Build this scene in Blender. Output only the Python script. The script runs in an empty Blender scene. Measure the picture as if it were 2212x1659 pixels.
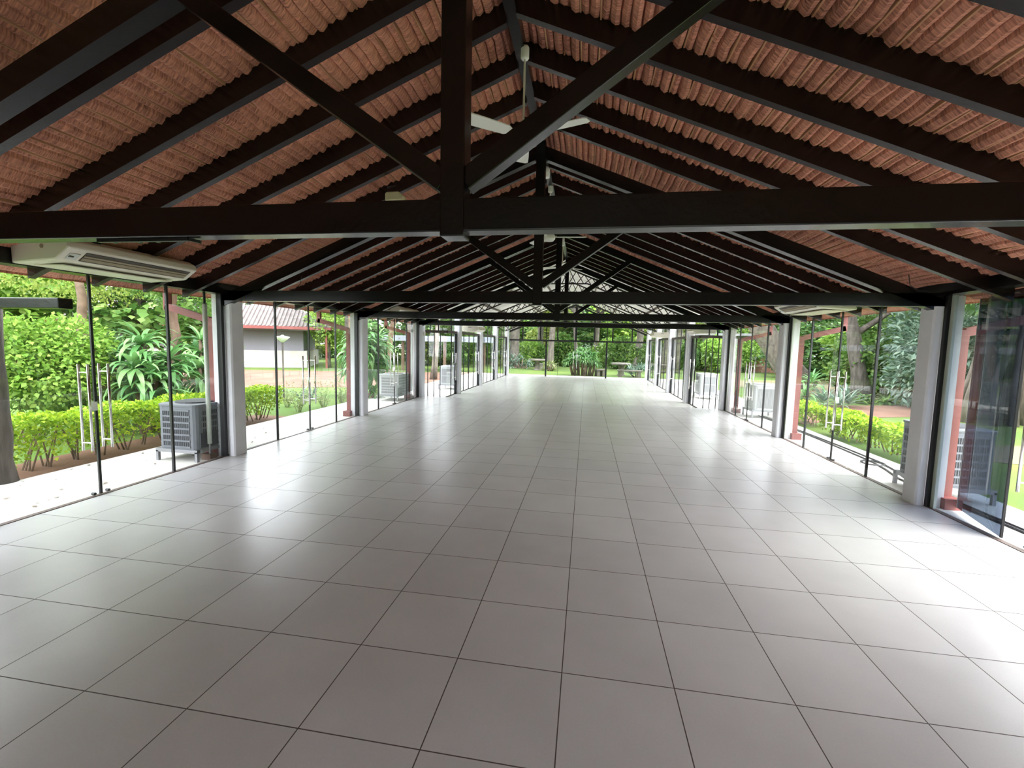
import bpy, math, random
from mathutils import Vector, Matrix
import numpy as np
rnd = random.Random(7)
S = bpy.context.scene
COL = S.collection
PI = math.pi
# ------------------------------------------------------------------ camera, light, exposure
cam = bpy.data.objects.new('camera', bpy.data.cameras.new('camera'))
COL.objects.link(cam)
cam.data.sensor_width = 36.0
cam.data.lens = 15.81
cam.data.clip_start = 0.05
cam.data.clip_end = 400
cam.matrix_world = Matrix(((0.98633, -0.03688, 0.16058, 0.0692), (0.16319, 0.08433, -0.98298, -1.7733),
                           (0.02271, 0.99576, 0.0892, 1.8194), (0, 0, 0, 1)))
S.camera = cam
wd = bpy.data.worlds.new('sky'); S.world = wd; wd.use_nodes = True
bg = wd.node_tree.nodes['Background']
bg.inputs[0].default_value = (0.90, 0.915, 1.0, 1); bg.inputs[1].default_value = 2.15
sun = bpy.data.objects.new('sun', bpy.data.lights.new('sun', 'SUN')); COL.objects.link(sun)
sun.data.energy = 1.3; sun.data.angle = math.radians(60); sun.data.color = (1.0, 0.96, 0.88)
sun.rotation_euler = Vector((0.66, -0.28, 0.70)).to_track_quat('Z', 'Y').to_euler()
S.view_settings.view_transform = 'Standard'; S.view_settings.look = 'None'
S.view_settings.gamma = 1.0; S.view_settings.use_curve_mapping = False
S.view_settings.exposure = 2.3
S.cycles.use_denoising = True
S.cycles.transparent_max_bounces = 24
S.cycles.max_bounces = 10; S.cycles.diffuse_bounces = 6; S.cycles.glossy_bounces = 4
S.cycles.sample_clamp_indirect = 6

# ------------------------------------------------------------------ materials
M = {}
def mat(name, col, rough=0.6, metal=0.0, spec=0.5, noise=None, bump=None, stretch=(1, 1, 1)):
    """procedural principled material; noise=(scale, second colour, detail); bump=(scale, strength)"""
    m = bpy.data.materials.new(name); m.use_nodes = True
    nt = m.node_tree; b = nt.nodes['Principled BSDF']
    b.inputs['Base Color'].default_value = (*col, 1); b.inputs['Roughness'].default_value = rough
    b.inputs['Metallic'].default_value = metal; b.inputs['Specular IOR Level'].default_value = spec
    if noise or bump:
        tc = nt.nodes.new('ShaderNodeNewGeometry'); mp = nt.nodes.new('ShaderNodeMapping')
        mp.inputs['Scale'].default_value = stretch
        nt.links.new(tc.outputs['Position'], mp.inputs['Vector'])
    if noise:
        n = nt.nodes.new('ShaderNodeTexNoise'); n.inputs['Scale'].default_value = noise[0]
        n.inputs['Detail'].default_value = noise[2] if len(noise) > 2 else 4
        nt.links.new(mp.outputs['Vector'], n.inputs['Vector'])
        cr = nt.nodes.new('ShaderNodeValToRGB')
        cr.color_ramp.elements[0].position = 0.35; cr.color_ramp.elements[1].position = 0.65
        cr.color_ramp.elements[0].color = (*col, 1); cr.color_ramp.elements[1].color = (*noise[1], 1)
        nt.links.new(n.outputs['Fac'], cr.inputs['Fac']); nt.links.new(cr.outputs['Color'], b.inputs['Base Color'])
    if bump:
        n2 = nt.nodes.new('ShaderNodeTexNoise'); n2.inputs['Scale'].default_value = bump[0]; n2.inputs['Detail'].default_value = 5
        nt.links.new(mp.outputs['Vector'], n2.inputs['Vector'])
        bp = nt.nodes.new('ShaderNodeBump'); bp.inputs['Strength'].default_value = bump[1]; bp.inputs['Distance'].default_value = 0.02
        nt.links.new(n2.outputs['Fac'], bp.inputs['Height']); nt.links.new(bp.outputs['Normal'], b.inputs['Normal'])
    M[name] = m
    return m
mat('black_timber', (0.0045, 0.004, 0.0045), 0.25, spec=0.38, noise=(6, (0.007, 0.006, 0.0065)), bump=(30, 0.06))
mat('dark_rafter', (0.007, 0.004, 0.004), 0.26, spec=0.38, noise=(8, (0.013, 0.007, 0.0065)), bump=(30, 0.08))
mat('steel_lattice', (0.010, 0.004, 0.004), 0.5)
mat('purlin_brown', (0.13, 0.095, 0.08), 0.6)
mat('white_plaster', (0.82, 0.82, 0.87), 0.65, noise=(3, (0.75, 0.75, 0.80)), bump=(12, 0.08))
mat('wall_paint', (0.62, 0.61, 0.60), 0.7)
mat('ceiling_white', (0.82, 0.80, 0.76), 0.7, noise=(1.2, (0.76, 0.74, 0.70)))
mat('black_gasket', (0.010, 0.010, 0.012), 0.4)
mat('transom_brown', (0.055, 0.036, 0.030), 0.5)
mat('clear_strip', (0.55, 0.58, 0.52), 0.3)
mat('chrome', (0.75, 0.74, 0.72), 0.18, metal=1.0)
mat('plastic_white', (0.72, 0.68, 0.57), 0.4)
mat('plastic_cream', (0.62, 0.57, 0.36), 0.45)
mat('fan_white', (0.85, 0.85, 0.80), 0.35)
mat('grille_dark', (0.06, 0.05, 0.035), 0.6)
mat('grille_tan', (0.30, 0.25, 0.16), 0.6)
mat('condenser_grey', (0.15, 0.16, 0.185), 0.5, noise=(2, (0.18, 0.19, 0.215)))
mat('condenser_white', (0.42, 0.43, 0.44), 0.5)
mat('coil_dark', (0.035, 0.037, 0.045), 0.6)
mat('coil_grey', (0.20, 0.20, 0.21), 0.6)
mat('steel_grey', (0.28, 0.28, 0.30), 0.5, metal=0.3)
mat('concrete', (0.66, 0.63, 0.58), 0.85, noise=(1.3, (0.74, 0.72, 0.68)), bump=(25, 0.1))
mat('red_steel', (0.24, 0.062, 0.055), 0.5, noise=(5, (0.20, 0.052, 0.046)))
mat('eave_sheet', (0.36, 0.34, 0.30), 0.7, noise=(3, (0.42, 0.38, 0.33)))
mat('brown_post', (0.13, 0.075, 0.055), 0.8, noise=(6, (0.19, 0.12, 0.085)), stretch=(3, 3, 0.4))
mat('bark_grey', (0.06, 0.05, 0.042), 0.9, noise=(5, (0.13, 0.11, 0.095)), bump=(14, 0.5), stretch=(2, 2, 0.5))
mat('bark_pale', (0.20, 0.17, 0.14), 0.9, noise=(4, (0.10, 0.083, 0.068)), bump=(12, 0.4), stretch=(2, 2, 0.6))
mat('bark_tan', (0.24, 0.165, 0.12), 0.9, noise=(6, (0.14, 0.095, 0.065)), bump=(14, 0.4))
mat('lawn', (0.062, 0.125, 0.012), 0.95, noise=(0.45, (0.11, 0.165, 0.020), 8), bump=(40, 0.6))
mat('soil', (0.165, 0.075, 0.046), 0.95, noise=(0.9, (0.22, 0.12, 0.08), 8), bump=(20, 0.4))
mat('dry_lawn', (0.15, 0.135, 0.06), 0.95, noise=(0.5, (0.21, 0.16, 0.09), 8), bump=(30, 0.5))
mat('stone', (0.20, 0.175, 0.15), 0.9, noise=(4, (0.14, 0.125, 0.105)))
mat('tile_roof', (0.13, 0.105, 0.10), 0.85, noise=(2.5, (0.19, 0.165, 0.155), 6), bump=(8, 0.5))
mat('house_grey', (0.22, 0.215, 0.24), 0.8)
mat('house_white', (0.50, 0.48, 0.45), 0.8, noise=(1.5, (0.42, 0.39, 0.35), 8))
mat('canopy_blue', (0.36, 0.40, 0.47), 0.5)
mat('lamp_white', (0.8, 0.8, 0.74), 0.5)
mat('brick_red', (0.40, 0.16, 0.11), 0.9, noise=(5, (0.50, 0.28, 0.20)))
mat('hose_black', (0.03, 0.03, 0.035), 0.5)
mat('dry_leaf', (0.22, 0.17, 0.12), 0.9)

def floor_mat(name, t, ox, oy, ca, cb, rough):
    m = bpy.data.materials.new(name); m.use_nodes = True; nt = m.node_tree; b = nt.nodes['Principled BSDF']
    N = nt.nodes.new; L = nt.links.new
    g = N('ShaderNodeNewGeometry'); sp = N('ShaderNodeSeparateXYZ'); L(g.outputs['Position'], sp.inputs[0])
    def math_(op, a, bb=None):
        n = N('ShaderNodeMath'); n.operation = op
        for i, v in enumerate((a, bb)):
            if v is None: continue
            if isinstance(v, (int, float)): n.inputs[i].default_value = v
            else: L(v, n.inputs[i])
        return n.outputs[0]
    us = []
    for ax, o in (('X', ox), ('Y', oy)):
        u = math_('DIVIDE', math_('SUBTRACT', sp.outputs[ax], o), t)
        fr = math_('FRACT', math_('ADD', u, 0.5)); us.append((math_('ABSOLUTE', math_('SUBTRACT', fr, 0.5)), math_('FLOOR', u)))
    d = math_('MULTIPLY', math_('MINIMUM', us[0][0], us[1][0]), t)
    grout = math_('LESS_THAN', d, 0.0030)
    cx = N('ShaderNodeCombineXYZ'); L(us[0][1], cx.inputs[0]); L(us[1][1], cx.inputs[1])
    wn = N('ShaderNodeTexWhiteNoise'); L(cx.outputs[0], wn.inputs['Vector'])
    n1 = N('ShaderNodeTexNoise'); n1.inputs['Scale'].default_value = 2.2; n1.inputs['Detail'].default_value = 6
    n2 = N('ShaderNodeTexNoise'); n2.inputs['Scale'].default_value = 90; n2.inputs['Detail'].default_value = 2
    for n in (n1, n2): L(g.outputs['Position'], n.inputs['Vector'])
    f = math_('ADD', math_('MULTIPLY', n1.outputs['Fac'], 0.6), math_('ADD', math_('MULTIPLY', n2.outputs['Fac'], 0.3), math_('MULTIPLY', wn.outputs['Value'], 0.25)))
    cr = N('ShaderNodeValToRGB'); cr.color_ramp.elements[0].position = 0.35; cr.color_ramp.elements[1].position = 0.8
    cr.color_ramp.elements[0].color = (*ca, 1); cr.color_ramp.elements[1].color = (*cb, 1)
    L(f, cr.inputs['Fac'])
    mx = N('ShaderNodeMix'); mx.data_type = 'RGBA'; L(grout, mx.inputs[0]); L(cr.outputs['Color'], mx.inputs[6])
    mx.inputs[7].default_value = (0.07, 0.055, 0.045, 1); L(mx.outputs[2], b.inputs['Base Color'])
    L(math_('ADD', math_('MULTIPLY', grout, 0.4), rough + 0.05), b.inputs['Roughness'])
    hb = math_('ADD', math_('MULTIPLY', math_('MINIMUM', d, 0.006), 60.0), math_('MULTIPLY', n2.outputs['Fac'], 0.01))
    bp = N('ShaderNodeBump'); bp.inputs['Strength'].default_value = 0.25; bp.inputs['Distance'].default_value = 0.004
    L(hb, bp.inputs['Height']); L(bp.outputs['Normal'], b.inputs['Normal'])
    M[name] = m
floor_mat('tile_big', 0.60, 0.0, 0.0, (0.53, 0.52, 0.52), (0.63, 0.62, 0.62), 0.24)
floor_mat('tile_small', 0.47, 0.0, 12.55, (0.60, 0.585, 0.56), (0.67, 0.655, 0.63), 0.20)

def thatch_mat():
    m = bpy.data.materials.new('thatch'); m.use_nodes = True; nt = m.node_tree; b = nt.nodes['Principled BSDF']
    N = nt.nodes.new; L = nt.links.new
    g = N('ShaderNodeNewGeometry'); mp = N('ShaderNodeMapping'); mp.inputs['Scale'].default_value = (7, 60, 7)
    L(g.outputs['Position'], mp.inputs['Vector'])
    n = N('ShaderNodeTexNoise'); n.inputs['Scale'].default_value = 1.6; n.inputs['Detail'].default_value = 6; L(mp.outputs[0], n.inputs['Vector'])
    n2 = N('ShaderNodeTexNoise'); n2.inputs['Scale'].default_value = 1.1; n2.inputs['Detail'].default_value = 3; L(g.outputs['Position'], n2.inputs['Vector'])
    a = N('ShaderNodeMath'); a.operation = 'MULTIPLY_ADD'; a.inputs[1].default_value = 0.65; L(n.outputs['Fac'], a.inputs[0])
    a2 = N('ShaderNodeMath'); a2.operation = 'MULTIPLY'; a2.inputs[1].default_value = 0.35; L(n2.outputs['Fac'], a2.inputs[0]); L(a2.outputs[0], a.inputs[2])
    cr = N('ShaderNodeValToRGB'); cr.color_ramp.elements[0].position = 0.33; cr.color_ramp.elements[1].position = 0.68
    cr.color_ramp.elements[0].color = (0.19, 0.062, 0.045, 1); cr.color_ramp.elements[1].color = (0.84, 0.37, 0.245, 1)
    L(a.outputs[0], cr.inputs['Fac']); L(cr.outputs['Color'], b.inputs['Base Color']); b.inputs['Roughness'].default_value = 0.85
    bp = N('ShaderNodeBump'); bp.inputs['Strength'].default_value = 0.7; bp.inputs['Distance'].default_value = 0.012
    L(n.outputs['Fac'], bp.inputs['Height']); L(bp.outputs['Normal'], b.inputs['Normal'])
    M['thatch'] = m
thatch_mat()
mat('batten', (0.36, 0.165, 0.09), 0.8, noise=(3, (0.50, 0.26, 0.145)))

def glass_mat(name, tint, refl=1.0):
    m = bpy.data.materials.new(name); m.use_nodes = True; nt = m.node_tree; nt.nodes.clear()
    N = nt.nodes.new; L = nt.links.new
    o = N('ShaderNodeOutputMaterial'); mx = N('ShaderNodeMixShader'); t = N('ShaderNodeBsdfTransparent'); g = N('ShaderNodeBsdfGlossy')
    t.inputs[0].default_value = (*tint, 1); g.inputs['Roughness'].default_value = 0.0; g.inputs['Color'].default_value = (refl, refl, refl, 1)
    lw = N('ShaderNodeLayerWeight'); lw.inputs[0].default_value = 0.5      # facing = 1 - |cos|
    pw = N('ShaderNodeMath'); pw.operation = 'POWER'; pw.inputs[1].default_value = 5.0; L(lw.outputs['Facing'], pw.inputs[0])
    fr = N('ShaderNodeMath'); fr.operation = 'MULTIPLY_ADD'; fr.inputs[1].default_value = 0.75; fr.inputs[2].default_value = 0.02; L(pw.outputs[0], fr.inputs[0])
    L(fr.outputs[0], mx.inputs[0]); L(t.outputs[0], mx.inputs[1]); L(g.outputs[0], mx.inputs[2]); L(mx.outputs[0], o.inputs[0])
    M[name] = m
glass_mat('glass', (0.965, 0.985, 0.975)); glass_mat('glass_smoked', (0.27, 0.31, 0.37))

def leaf_mat(name, cols, trans=0.35, rough=0.5):
    m = bpy.data.materials.new(name); m.use_nodes = True; nt = m.node_tree; nt.nodes.clear()
    N = nt.nodes.new; L = nt.links.new
    o = N('ShaderNodeOutputMaterial'); g = N('ShaderNodeNewGeometry'); cr = N('ShaderNodeValToRGB')
    while len(cr.color_ramp.elements) < len(cols): cr.color_ramp.elements.new(0.5)
    for i, c in enumerate(cols):
        cr.color_ramp.elements[i].position = i / max(1, len(cols) - 1); cr.color_ramp.elements[i].color = (*c, 1)
    L(g.outputs['Random Per Island'], cr.inputs['Fac'])
    p = N('ShaderNodeBsdfPrincipled'); p.inputs['Roughness'].default_value = rough; p.inputs['Specular IOR Level'].default_value = 0.35
    tr = N('ShaderNodeBsdfTranslucent'); mx = N('ShaderNodeMixShader'); mx.inputs[0].default_value = trans
    L(cr.outputs[0], p.inputs['Base Color']); L(cr.outputs[0], tr.inputs[0]); L(p.outputs[0], mx.inputs[1]); L(tr.outputs[0], mx.inputs[2]); L(mx.outputs[0], o.inputs[0])
    M[name] = m
leaf_mat('leaf_bright', [(0.123, 0.262, 0.031), (0.231, 0.400, 0.062), (0.339, 0.477, 0.101)], 0.4)
leaf_mat('leaf_mid', [(0.062, 0.154, 0.027), (0.123, 0.239, 0.046), (0.216, 0.323, 0.085)], 0.35)
leaf_mat('leaf_deep', [(0.045, 0.116, 0.031), (0.089, 0.194, 0.053), (0.177, 0.283, 0.089)], 0.3)
leaf_mat('leaf_olive', [(0.123, 0.185, 0.031), (0.231, 0.308, 0.055), (0.354, 0.400, 0.101)], 0.4)
leaf_mat('leaf_hedge', [(0.162, 0.324, 0.022), (0.347, 0.531, 0.036), (0.578, 0.716, 0.058)], 0.35)
leaf_mat('leaf_strap', [(0.077, 0.216, 0.064), (0.151, 0.323, 0.108), (0.280, 0.475, 0.185)], 0.25, 0.35)
leaf_mat('leaf_grey', [(0.108, 0.185, 0.132), (0.169, 0.255, 0.185), (0.262, 0.339, 0.255)], 0.25, 0.45)
leaf_mat('leaf_wild', [(0.231, 0.308, 0.108), (0.339, 0.385, 0.169), (0.431, 0.447, 0.262)], 0.4)

# ------------------------------------------------------------------ mesh building
class MB:
    def __init__(s): s.v = []; s.f = []; s.mi = []; s.cur = 0
    def add(s, vs, fs):
        o = len(s.v); s.v += [tuple(v) for v in vs]
        for f in fs: s.f.append(tuple(i + o for i in f)); s.mi.append(s.cur)
        return s
    def box(s, x0, x1, y0, y1, z0, z1):
        return s.add([(x0, y0, z0), (x1, y0, z0), (x1, y1, z0), (x0, y1, z0), (x0, y0, z1), (x1, y0, z1), (x1, y1, z1), (x0, y1, z1)],
                     [(0, 3, 2, 1), (4, 5, 6, 7), (0, 1, 5, 4), (1, 2, 6, 5), (2, 3, 7, 6), (3, 0, 4, 7)])
    def bar(s, p, q, w, h, up=(0, 0, 1)):
        """square bar from p to q, w across, h along up"""
        p = Vector(p); q = Vector(q); d = (q - p).normalized(); a = d.cross(Vector(up)).normalized() * w / 2; b = a.cross(d).normalized() * h / 2
        return s.add([p - a - b, p + a - b, p + a + b, p - a + b, q - a - b, q + a - b, q + a + b, q - a + b],
                     [(0, 1, 2, 3), (7, 6, 5, 4), (0, 4, 5, 1), (1, 5, 6, 2), (2, 6, 7, 3), (3, 7, 4, 0)])
    def prism(s, poly, axis, a, b):
        """polygon in the plane across axis, extruded from a to b"""
        n = len(poly)
        def pt(u, v, w): return {'x': (w, u, v), 'y': (u, w, v), 'z': (u, v, w)}[axis]
        vs = [pt(u, v, a) for u, v in poly] + [pt(u, v, b) for u, v in poly]
        return s.add(vs, [tuple(range(n - 1, -1, -1)), tuple(range(n, 2 * n))] + [(i, (i + 1) % n, n + (i + 1) % n, n + i) for i in range(n)])
    def tube(s, pts, rad, n=8, cap=True):
        pts = [Vector(p) for p in pts]; k = len(pts)
        if not isinstance(rad, (list, tuple)): rad = [rad] * k
        vs = []
        ref = None
        for i, p in enumerate(pts):
            d = (pts[min(i + 1, k - 1)] - pts[max(i - 1, 0)]).normalized()
            if ref is None: ref = Vector((1, 0, 0)) if abs(d.x) < 0.8 else Vector((0, 1, 0))
            a = (ref - d * ref.dot(d)).normalized(); ref = a; b = d.cross(a)
            vs += [p + (a * math.cos(2 * PI * j / n) + b * math.sin(2 * PI * j / n)) * rad[i] for j in range(n)]
        fs = [(i * n + j, i * n + (j + 1) % n, (i + 1) * n + (j + 1) % n, (i + 1) * n + j) for i in range(k - 1) for j in range(n)]
        if cap: fs += [tuple(range(n - 1, -1, -1)), tuple((k - 1) * n + j for j in range(n))]
        return s.add(vs, fs)
    def lathe(s, prof, c, n=20):
        vs = [(c[0] + r * math.cos(2 * PI * j / n), c[1] + r * math.sin(2 * PI * j / n), c[2] + z) for r, z in prof for j in range(n)]
        k = len(prof)
        fs = [(i * n + j, i * n + (j + 1) % n, (i + 1) * n + (j + 1) % n, (i + 1) * n + j) for i in range(k - 1) for j in range(n)]
        fs += [tuple(range(n - 1, -1, -1)), tuple((k - 1) * n + j for j in range(n))]
        return s.add(vs, fs)
    def build(s, name, m, parent=None, smooth=False, bevel=0.0):
        me = bpy.data.meshes.new(name); me.from_pydata(s.v, [], s.f)
        for k in (m if isinstance(m, (list, tuple)) else [m]): me.materials.append(M[k])
        if any(s.mi): me.polygons.foreach_set('material_index', s.mi)
        if smooth: me.polygons.foreach_set('use_smooth', [True] * len(me.polygons))
        me.update()
        o = bpy.data.objects.new(name, me); COL.objects.link(o)
        if parent: o.parent = parent
        if bevel:
            md = o.modifiers.new('bevel', 'BEVEL'); md.width = bevel; md.segments = 2; md.limit_method = 'ANGLE'
        return o
def tag(o, label, cat, group=None):
    o['label'] = label; o['category'] = cat
    if group: o['group'] = group
    return o
def struct(o): o['kind'] = 'structure'; return o
def thing(name, label, cat, loc=(0, 0, 0), rz=0.0, group=None):
    e = bpy.data.objects.new(name, None); COL.objects.link(e); e.location = loc; e.rotation_euler = (0, 0, rz); e.empty_display_size = 0.2
    return tag(e, label, cat, group)
def children(o): return [c for c in COL.objects if c.parent == o]
def dup(o, loc=None, rz=None, label=None, scale=None, parent=None):
    c = o.copy(); COL.objects.link(c)
    if parent: c.parent = parent
    if loc is not None: c.location = loc
    if rz is not None: c.rotation_euler = (0, 0, rz)
    if scale is not None: c.scale = scale if isinstance(scale, (tuple, list)) else (scale,) * 3
    if label: c['label'] = label
    for ch in children(o): dup(ch, parent=c)
    return c
def sub(prefix, i): return '%s_%d' % (prefix, i)

# ------------------------------------------------------------------ floor and ground
XL, XR, XC = -5.34, 4.15, -0.6          # glass lines and ridge of the near hall
EL, ER = -4.48, 3.44                    # glass lines of the far hall
YS, YE = 12.55, 23.95                   # where the far hall starts and ends
SL = 0.41                               # roof slope
struct(MB().box(XL - 0.06, XR + 0.06, -4.0, YS, -0.12, 0).build('floor', 'tile_big'))
struct(MB().box(EL - 0.06, ER + 0.06, YS, YE + 0.05, -0.12, 0).build('floor', 'tile_small'))
for nm, b in (('walkway', (-6.88, XL - 0.06, -6, 25.3)), ('walkway', (XR + 0.06, 5.25, -6, 12.0))):
    struct(MB().box(*b, -0.14, -0.02).build(nm, 'concrete'))
struct(MB().box(XL - 0.06, EL - 0.06, 12.55, 25.3, -0.14, -0.021).build('walkway', 'concrete'))
struct(MB().prism([(ER + 0.06, 12.0), (5.25, 12.0), (5.9, 12.6), (5.9, 25.3), (ER + 0.06, 25.3)], 'z', -0.14, -0.022).build('walkway', 'concrete'))
struct(MB().box(EL - 0.06, ER + 0.06, YE + 0.05, 25.3, -0.14, -0.02).build('walkway', 'concrete'))
def ground(name, m, poly, z, n=1):
    vs = [(x, y, z) for x, y in poly] + [(x, y, z - 0.25) for x, y in poly]; k = len(poly)
    return struct(MB().add(vs, [tuple(range(k)), tuple(range(2 * k - 1, k - 1, -1))] + [((i + 1) % k, i, k + i, k + (i + 1) % k) for i in range(k)]).build(name, m))
def blob(cx, cy, rx, ry, seed, n=40, amp=0.12):
    r = random.Random(seed); ph = [r.uniform(0, 6.28) for _ in range(4)]
    return [(cx + rx * math.cos(a) * (1 + amp * (math.sin(3 * a + ph[0]) + 0.6 * math.sin(7 * a + ph[1]))),
             cy + ry * math.sin(a) * (1 + amp * (math.sin(4 * a + ph[2]) + 0.6 * math.sin(6 * a + ph[3])))) for a in [2 * PI * i / n for i in range(n)]]
ground('lawn', 'lawn', [(-90, -30), (90, -30), (90, 110), (-90, 110)], -0.10)
ground('soil_path', 'soil', [(-7.0, 17.5), (-8.6, 15.8), (-10.8, 14.4), (-13.5, 13.2), (-18, 11.0), (-24, 8.0), (-40, 4), (-40, 18), (-26, 20.5), (-18, 22.5), (-11, 24.5), (-7, 26.6), (-2.2, 26.6), (-1.4, 25.7), (-6.9, 25.5)], -0.085)
ground('soil_path', 'soil', [(5.95, 17), (6.6, 14.0), (6.2, 11.9), (5.4, 11.6), (5.7, 10.9), (8.0, 12.6), (14, 15.2), (24, 17.5), (24, 19.0), (13, 17.0), (8.5, 15.5), (7.4, 17.4)], -0.085)
ground('dry_ground', 'dry_lawn', blob(17, 24, 10, 6.0, 3), -0.09)
ground('dry_ground', 'dry_lawn', blob(9.2, 8.2, 2.4, 1.1, 5), -0.088)
ground('hedge_bed', 'soil', [(-7.9, 2.2), (-6.89, 2.2), (-6.89, 8.0), (-7.9, 8.0)], -0.06)

# ------------------------------------------------------------------ roof
def zroof(x, z0): return z0 - SL * abs(x - XC)
def thatch(side, seed):
    """underside of the thatch: bundles lying along the ridge, one course below the other, with a flat weathered top"""
    r = random.Random(seed); step = 0.15; n = 34; ys = [-4.0 + 0.15 * i for i in range(110)]
    prof = []
    for k in range(n):
        for t, h in ((0.0, 0.008), (0.07, -0.030), (0.27, -0.046), (0.46, -0.032), (0.53, 0.012), (0.58, -0.016), (0.76, -0.034), (0.93, -0.020), (0.985, 0.012)): prof.append((k * step + t * step, h, k))
    m = MB(); vs = []
    for y in ys:
        row = [r.uniform(0.75, 1.25) for _ in range(n)]; sh = [r.uniform(-0.008, 0.008) for _ in range(n)]
        for d, h, k in prof:
            x = XC + side * (d + sh[k] + (0.0 if d else 0)); vs.append((x, y, zroof(x, 4.535) + h * row[k] + r.uniform(-0.003, 0.003)))
    w = len(prof); fs = []
    for i in range(len(ys) - 1):
        for j in range(w - 1):
            a = i * w + j; q = (a, a + 1, a + w + 1, a + w); fs.append(q if side < 0 else q[::-1])
    m.add(vs, fs)
    xa, xb = XC, XC + side * 5.1
    m.add([(xa, -4, zroof(xa, 4.66)), (xb, -4, zroof(xb, 4.66)), (xb, 12.35, zroof(xb, 4.66)), (xa, 12.35, zroof(xa, 4.66)),
           (xa, -4, zroof(xa, 4.50)), (xb, -4, zroof(xb, 4.50)), (xb, 12.35, zroof(xb, 4.50)), (xa, 12.35, zroof(xa, 4.50))],
          [(0, 1, 2, 3), (2, 6, 7, 3), (1, 5, 6, 2), (0, 4, 5, 1)])
    return m
ceil_ = struct(bpy.data.objects.new('ceiling', None)); COL.objects.link(ceil_)
for side, sd in ((-1, 1), (1, 2)):
    thatch(side, sd).build('thatch', 'thatch', ceil_, smooth=False)
    b = MB(); r = random.Random(sd + 10)
    for k in range(1, 33):
        if r.random() < 0.8:
            x = XC + side * (0.15 * k + 0.084); z = zroof(x, 4.535) - 0.020
            y = -4 + r.uniform(0, 2)
            while y < 12.3:
                y2 = min(12.3, y + r.uniform(1.2, 4.5)); dz = r.uniform(-0.006, 0.006)
                b.bar((x, y, z + dz), (x, y2, z + dz), 0.013, 0.026); y = y2 + (0.03 if r.random() < 0.5 else r.uniform(0.6, 1.8))
    b.build('battens', 'batten', ceil_)
# far hall: plain white pitched ceiling
c2 = MB()
for side in (-1, 1):
    xb = EL - 0.15 if side < 0 else ER + 0.15
    vs = [(XC, 12.3, zroof(XC, 4.56)), (xb, 12.3, zroof(xb, 4.56)), (xb, 25.0, zroof(xb, 4.56)), (XC, 25.0, zroof(XC, 4.56))]
    vs += [(x, y, z + 0.10) for x, y, z in vs]
    fs = [(0, 1, 2, 3), (7, 6, 5, 4), (0, 4, 5, 1), (1, 5, 6, 2), (2, 6, 7, 3)]
    c2.add(vs, fs if side > 0 else [f[::-1] for f in fs])
struct(c2.build('ceiling', 'ceiling_white'))
for side, nm in ((-1, 'left'), (1, 'right')):
    for k, d in enumerate((0.95, 2.05, 3.15)):
        x = XC + side * d; z = zroof(x, 4.56) - 0.035
        tag(MB().bar((x, 12.45, z), (x, 24.9, z), 0.06, 0.07).build('purlin', 'purlin_brown'),
            'brown purlin along the %s slope of the white ceiling, %s' % (nm, ('nearest the ridge', 'midway down the slope', 'lowest, above the side windows')[k]), 'purlin', 'purlins under the white ceiling')
# ridge beam
tag(MB().box(XC - 0.045, XC + 0.045, -4, 12.3, 4.36, 4.55).build('ridge_beam', 'black_timber'), 'long dark ridge beam running along the peak of the thatched roof', 'beam')
# common rafters
def rafter(side, y):
    xa = XC + side * 0.045; xb = XL - 0.1 if side < 0 else XR + 0.1; zt, zb = 4.515, 4.345
    m = MB(); vs = []
    for x in (xa, xb):
        for yy in (y - 0.032, y + 0.032):
            for z0 in (zb, zt): vs.append((x, yy, zroof(x, z0)))
    m.add(vs, [(0, 1, 3, 2), (4, 6, 7, 5), (0, 2, 6, 4), (1, 5, 7, 3), (0, 4, 5, 1), (2, 3, 7, 6)])
    return m
TY = [0.45, 4.27, 8.33, 12.3]
ordn = ['first', 'second', 'third', 'fourth', 'fifth', 'sixth', 'seventh']
bayn = ['behind the nearest roof truss', 'behind the second roof truss', 'behind the third roof truss']
RY = {-1: [[0.74, 1.36, 1.96, 2.55, 3.14, 3.70], [4.90, 5.52, 6.12, 6.72, 7.32, 7.86], [8.93, 9.53, 10.13, 10.73, 11.33, 11.88]],
      1: [[0.66, 1.27, 1.86, 2.44, 3.04, 3.55], [4.86, 5.48, 6.08, 6.68, 7.28, 7.84], [8.93, 9.53, 10.13, 10.73, 11.33, 11.88]]}
for side, nm in ((-1, 'left'), (1, 'right')):
    for y in (-0.15, -0.75):
        tag(rafter(side, y).build('rafter', 'dark_rafter'), 'dark rafter on the %s slope in front of the nearest roof truss' % nm, 'rafter', '%s rafters in front of the nearest truss' % nm)
    for b, ys in enumerate(RY[side]):
        for k, y in enumerate(ys):
            tag(rafter(side, y).build('rafter', 'dark_rafter'), 'dark rafter on the %s roof slope, %s %s' % (nm, ordn[k], bayn[b]), 'rafter', 'rafters under the thatch')
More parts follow.
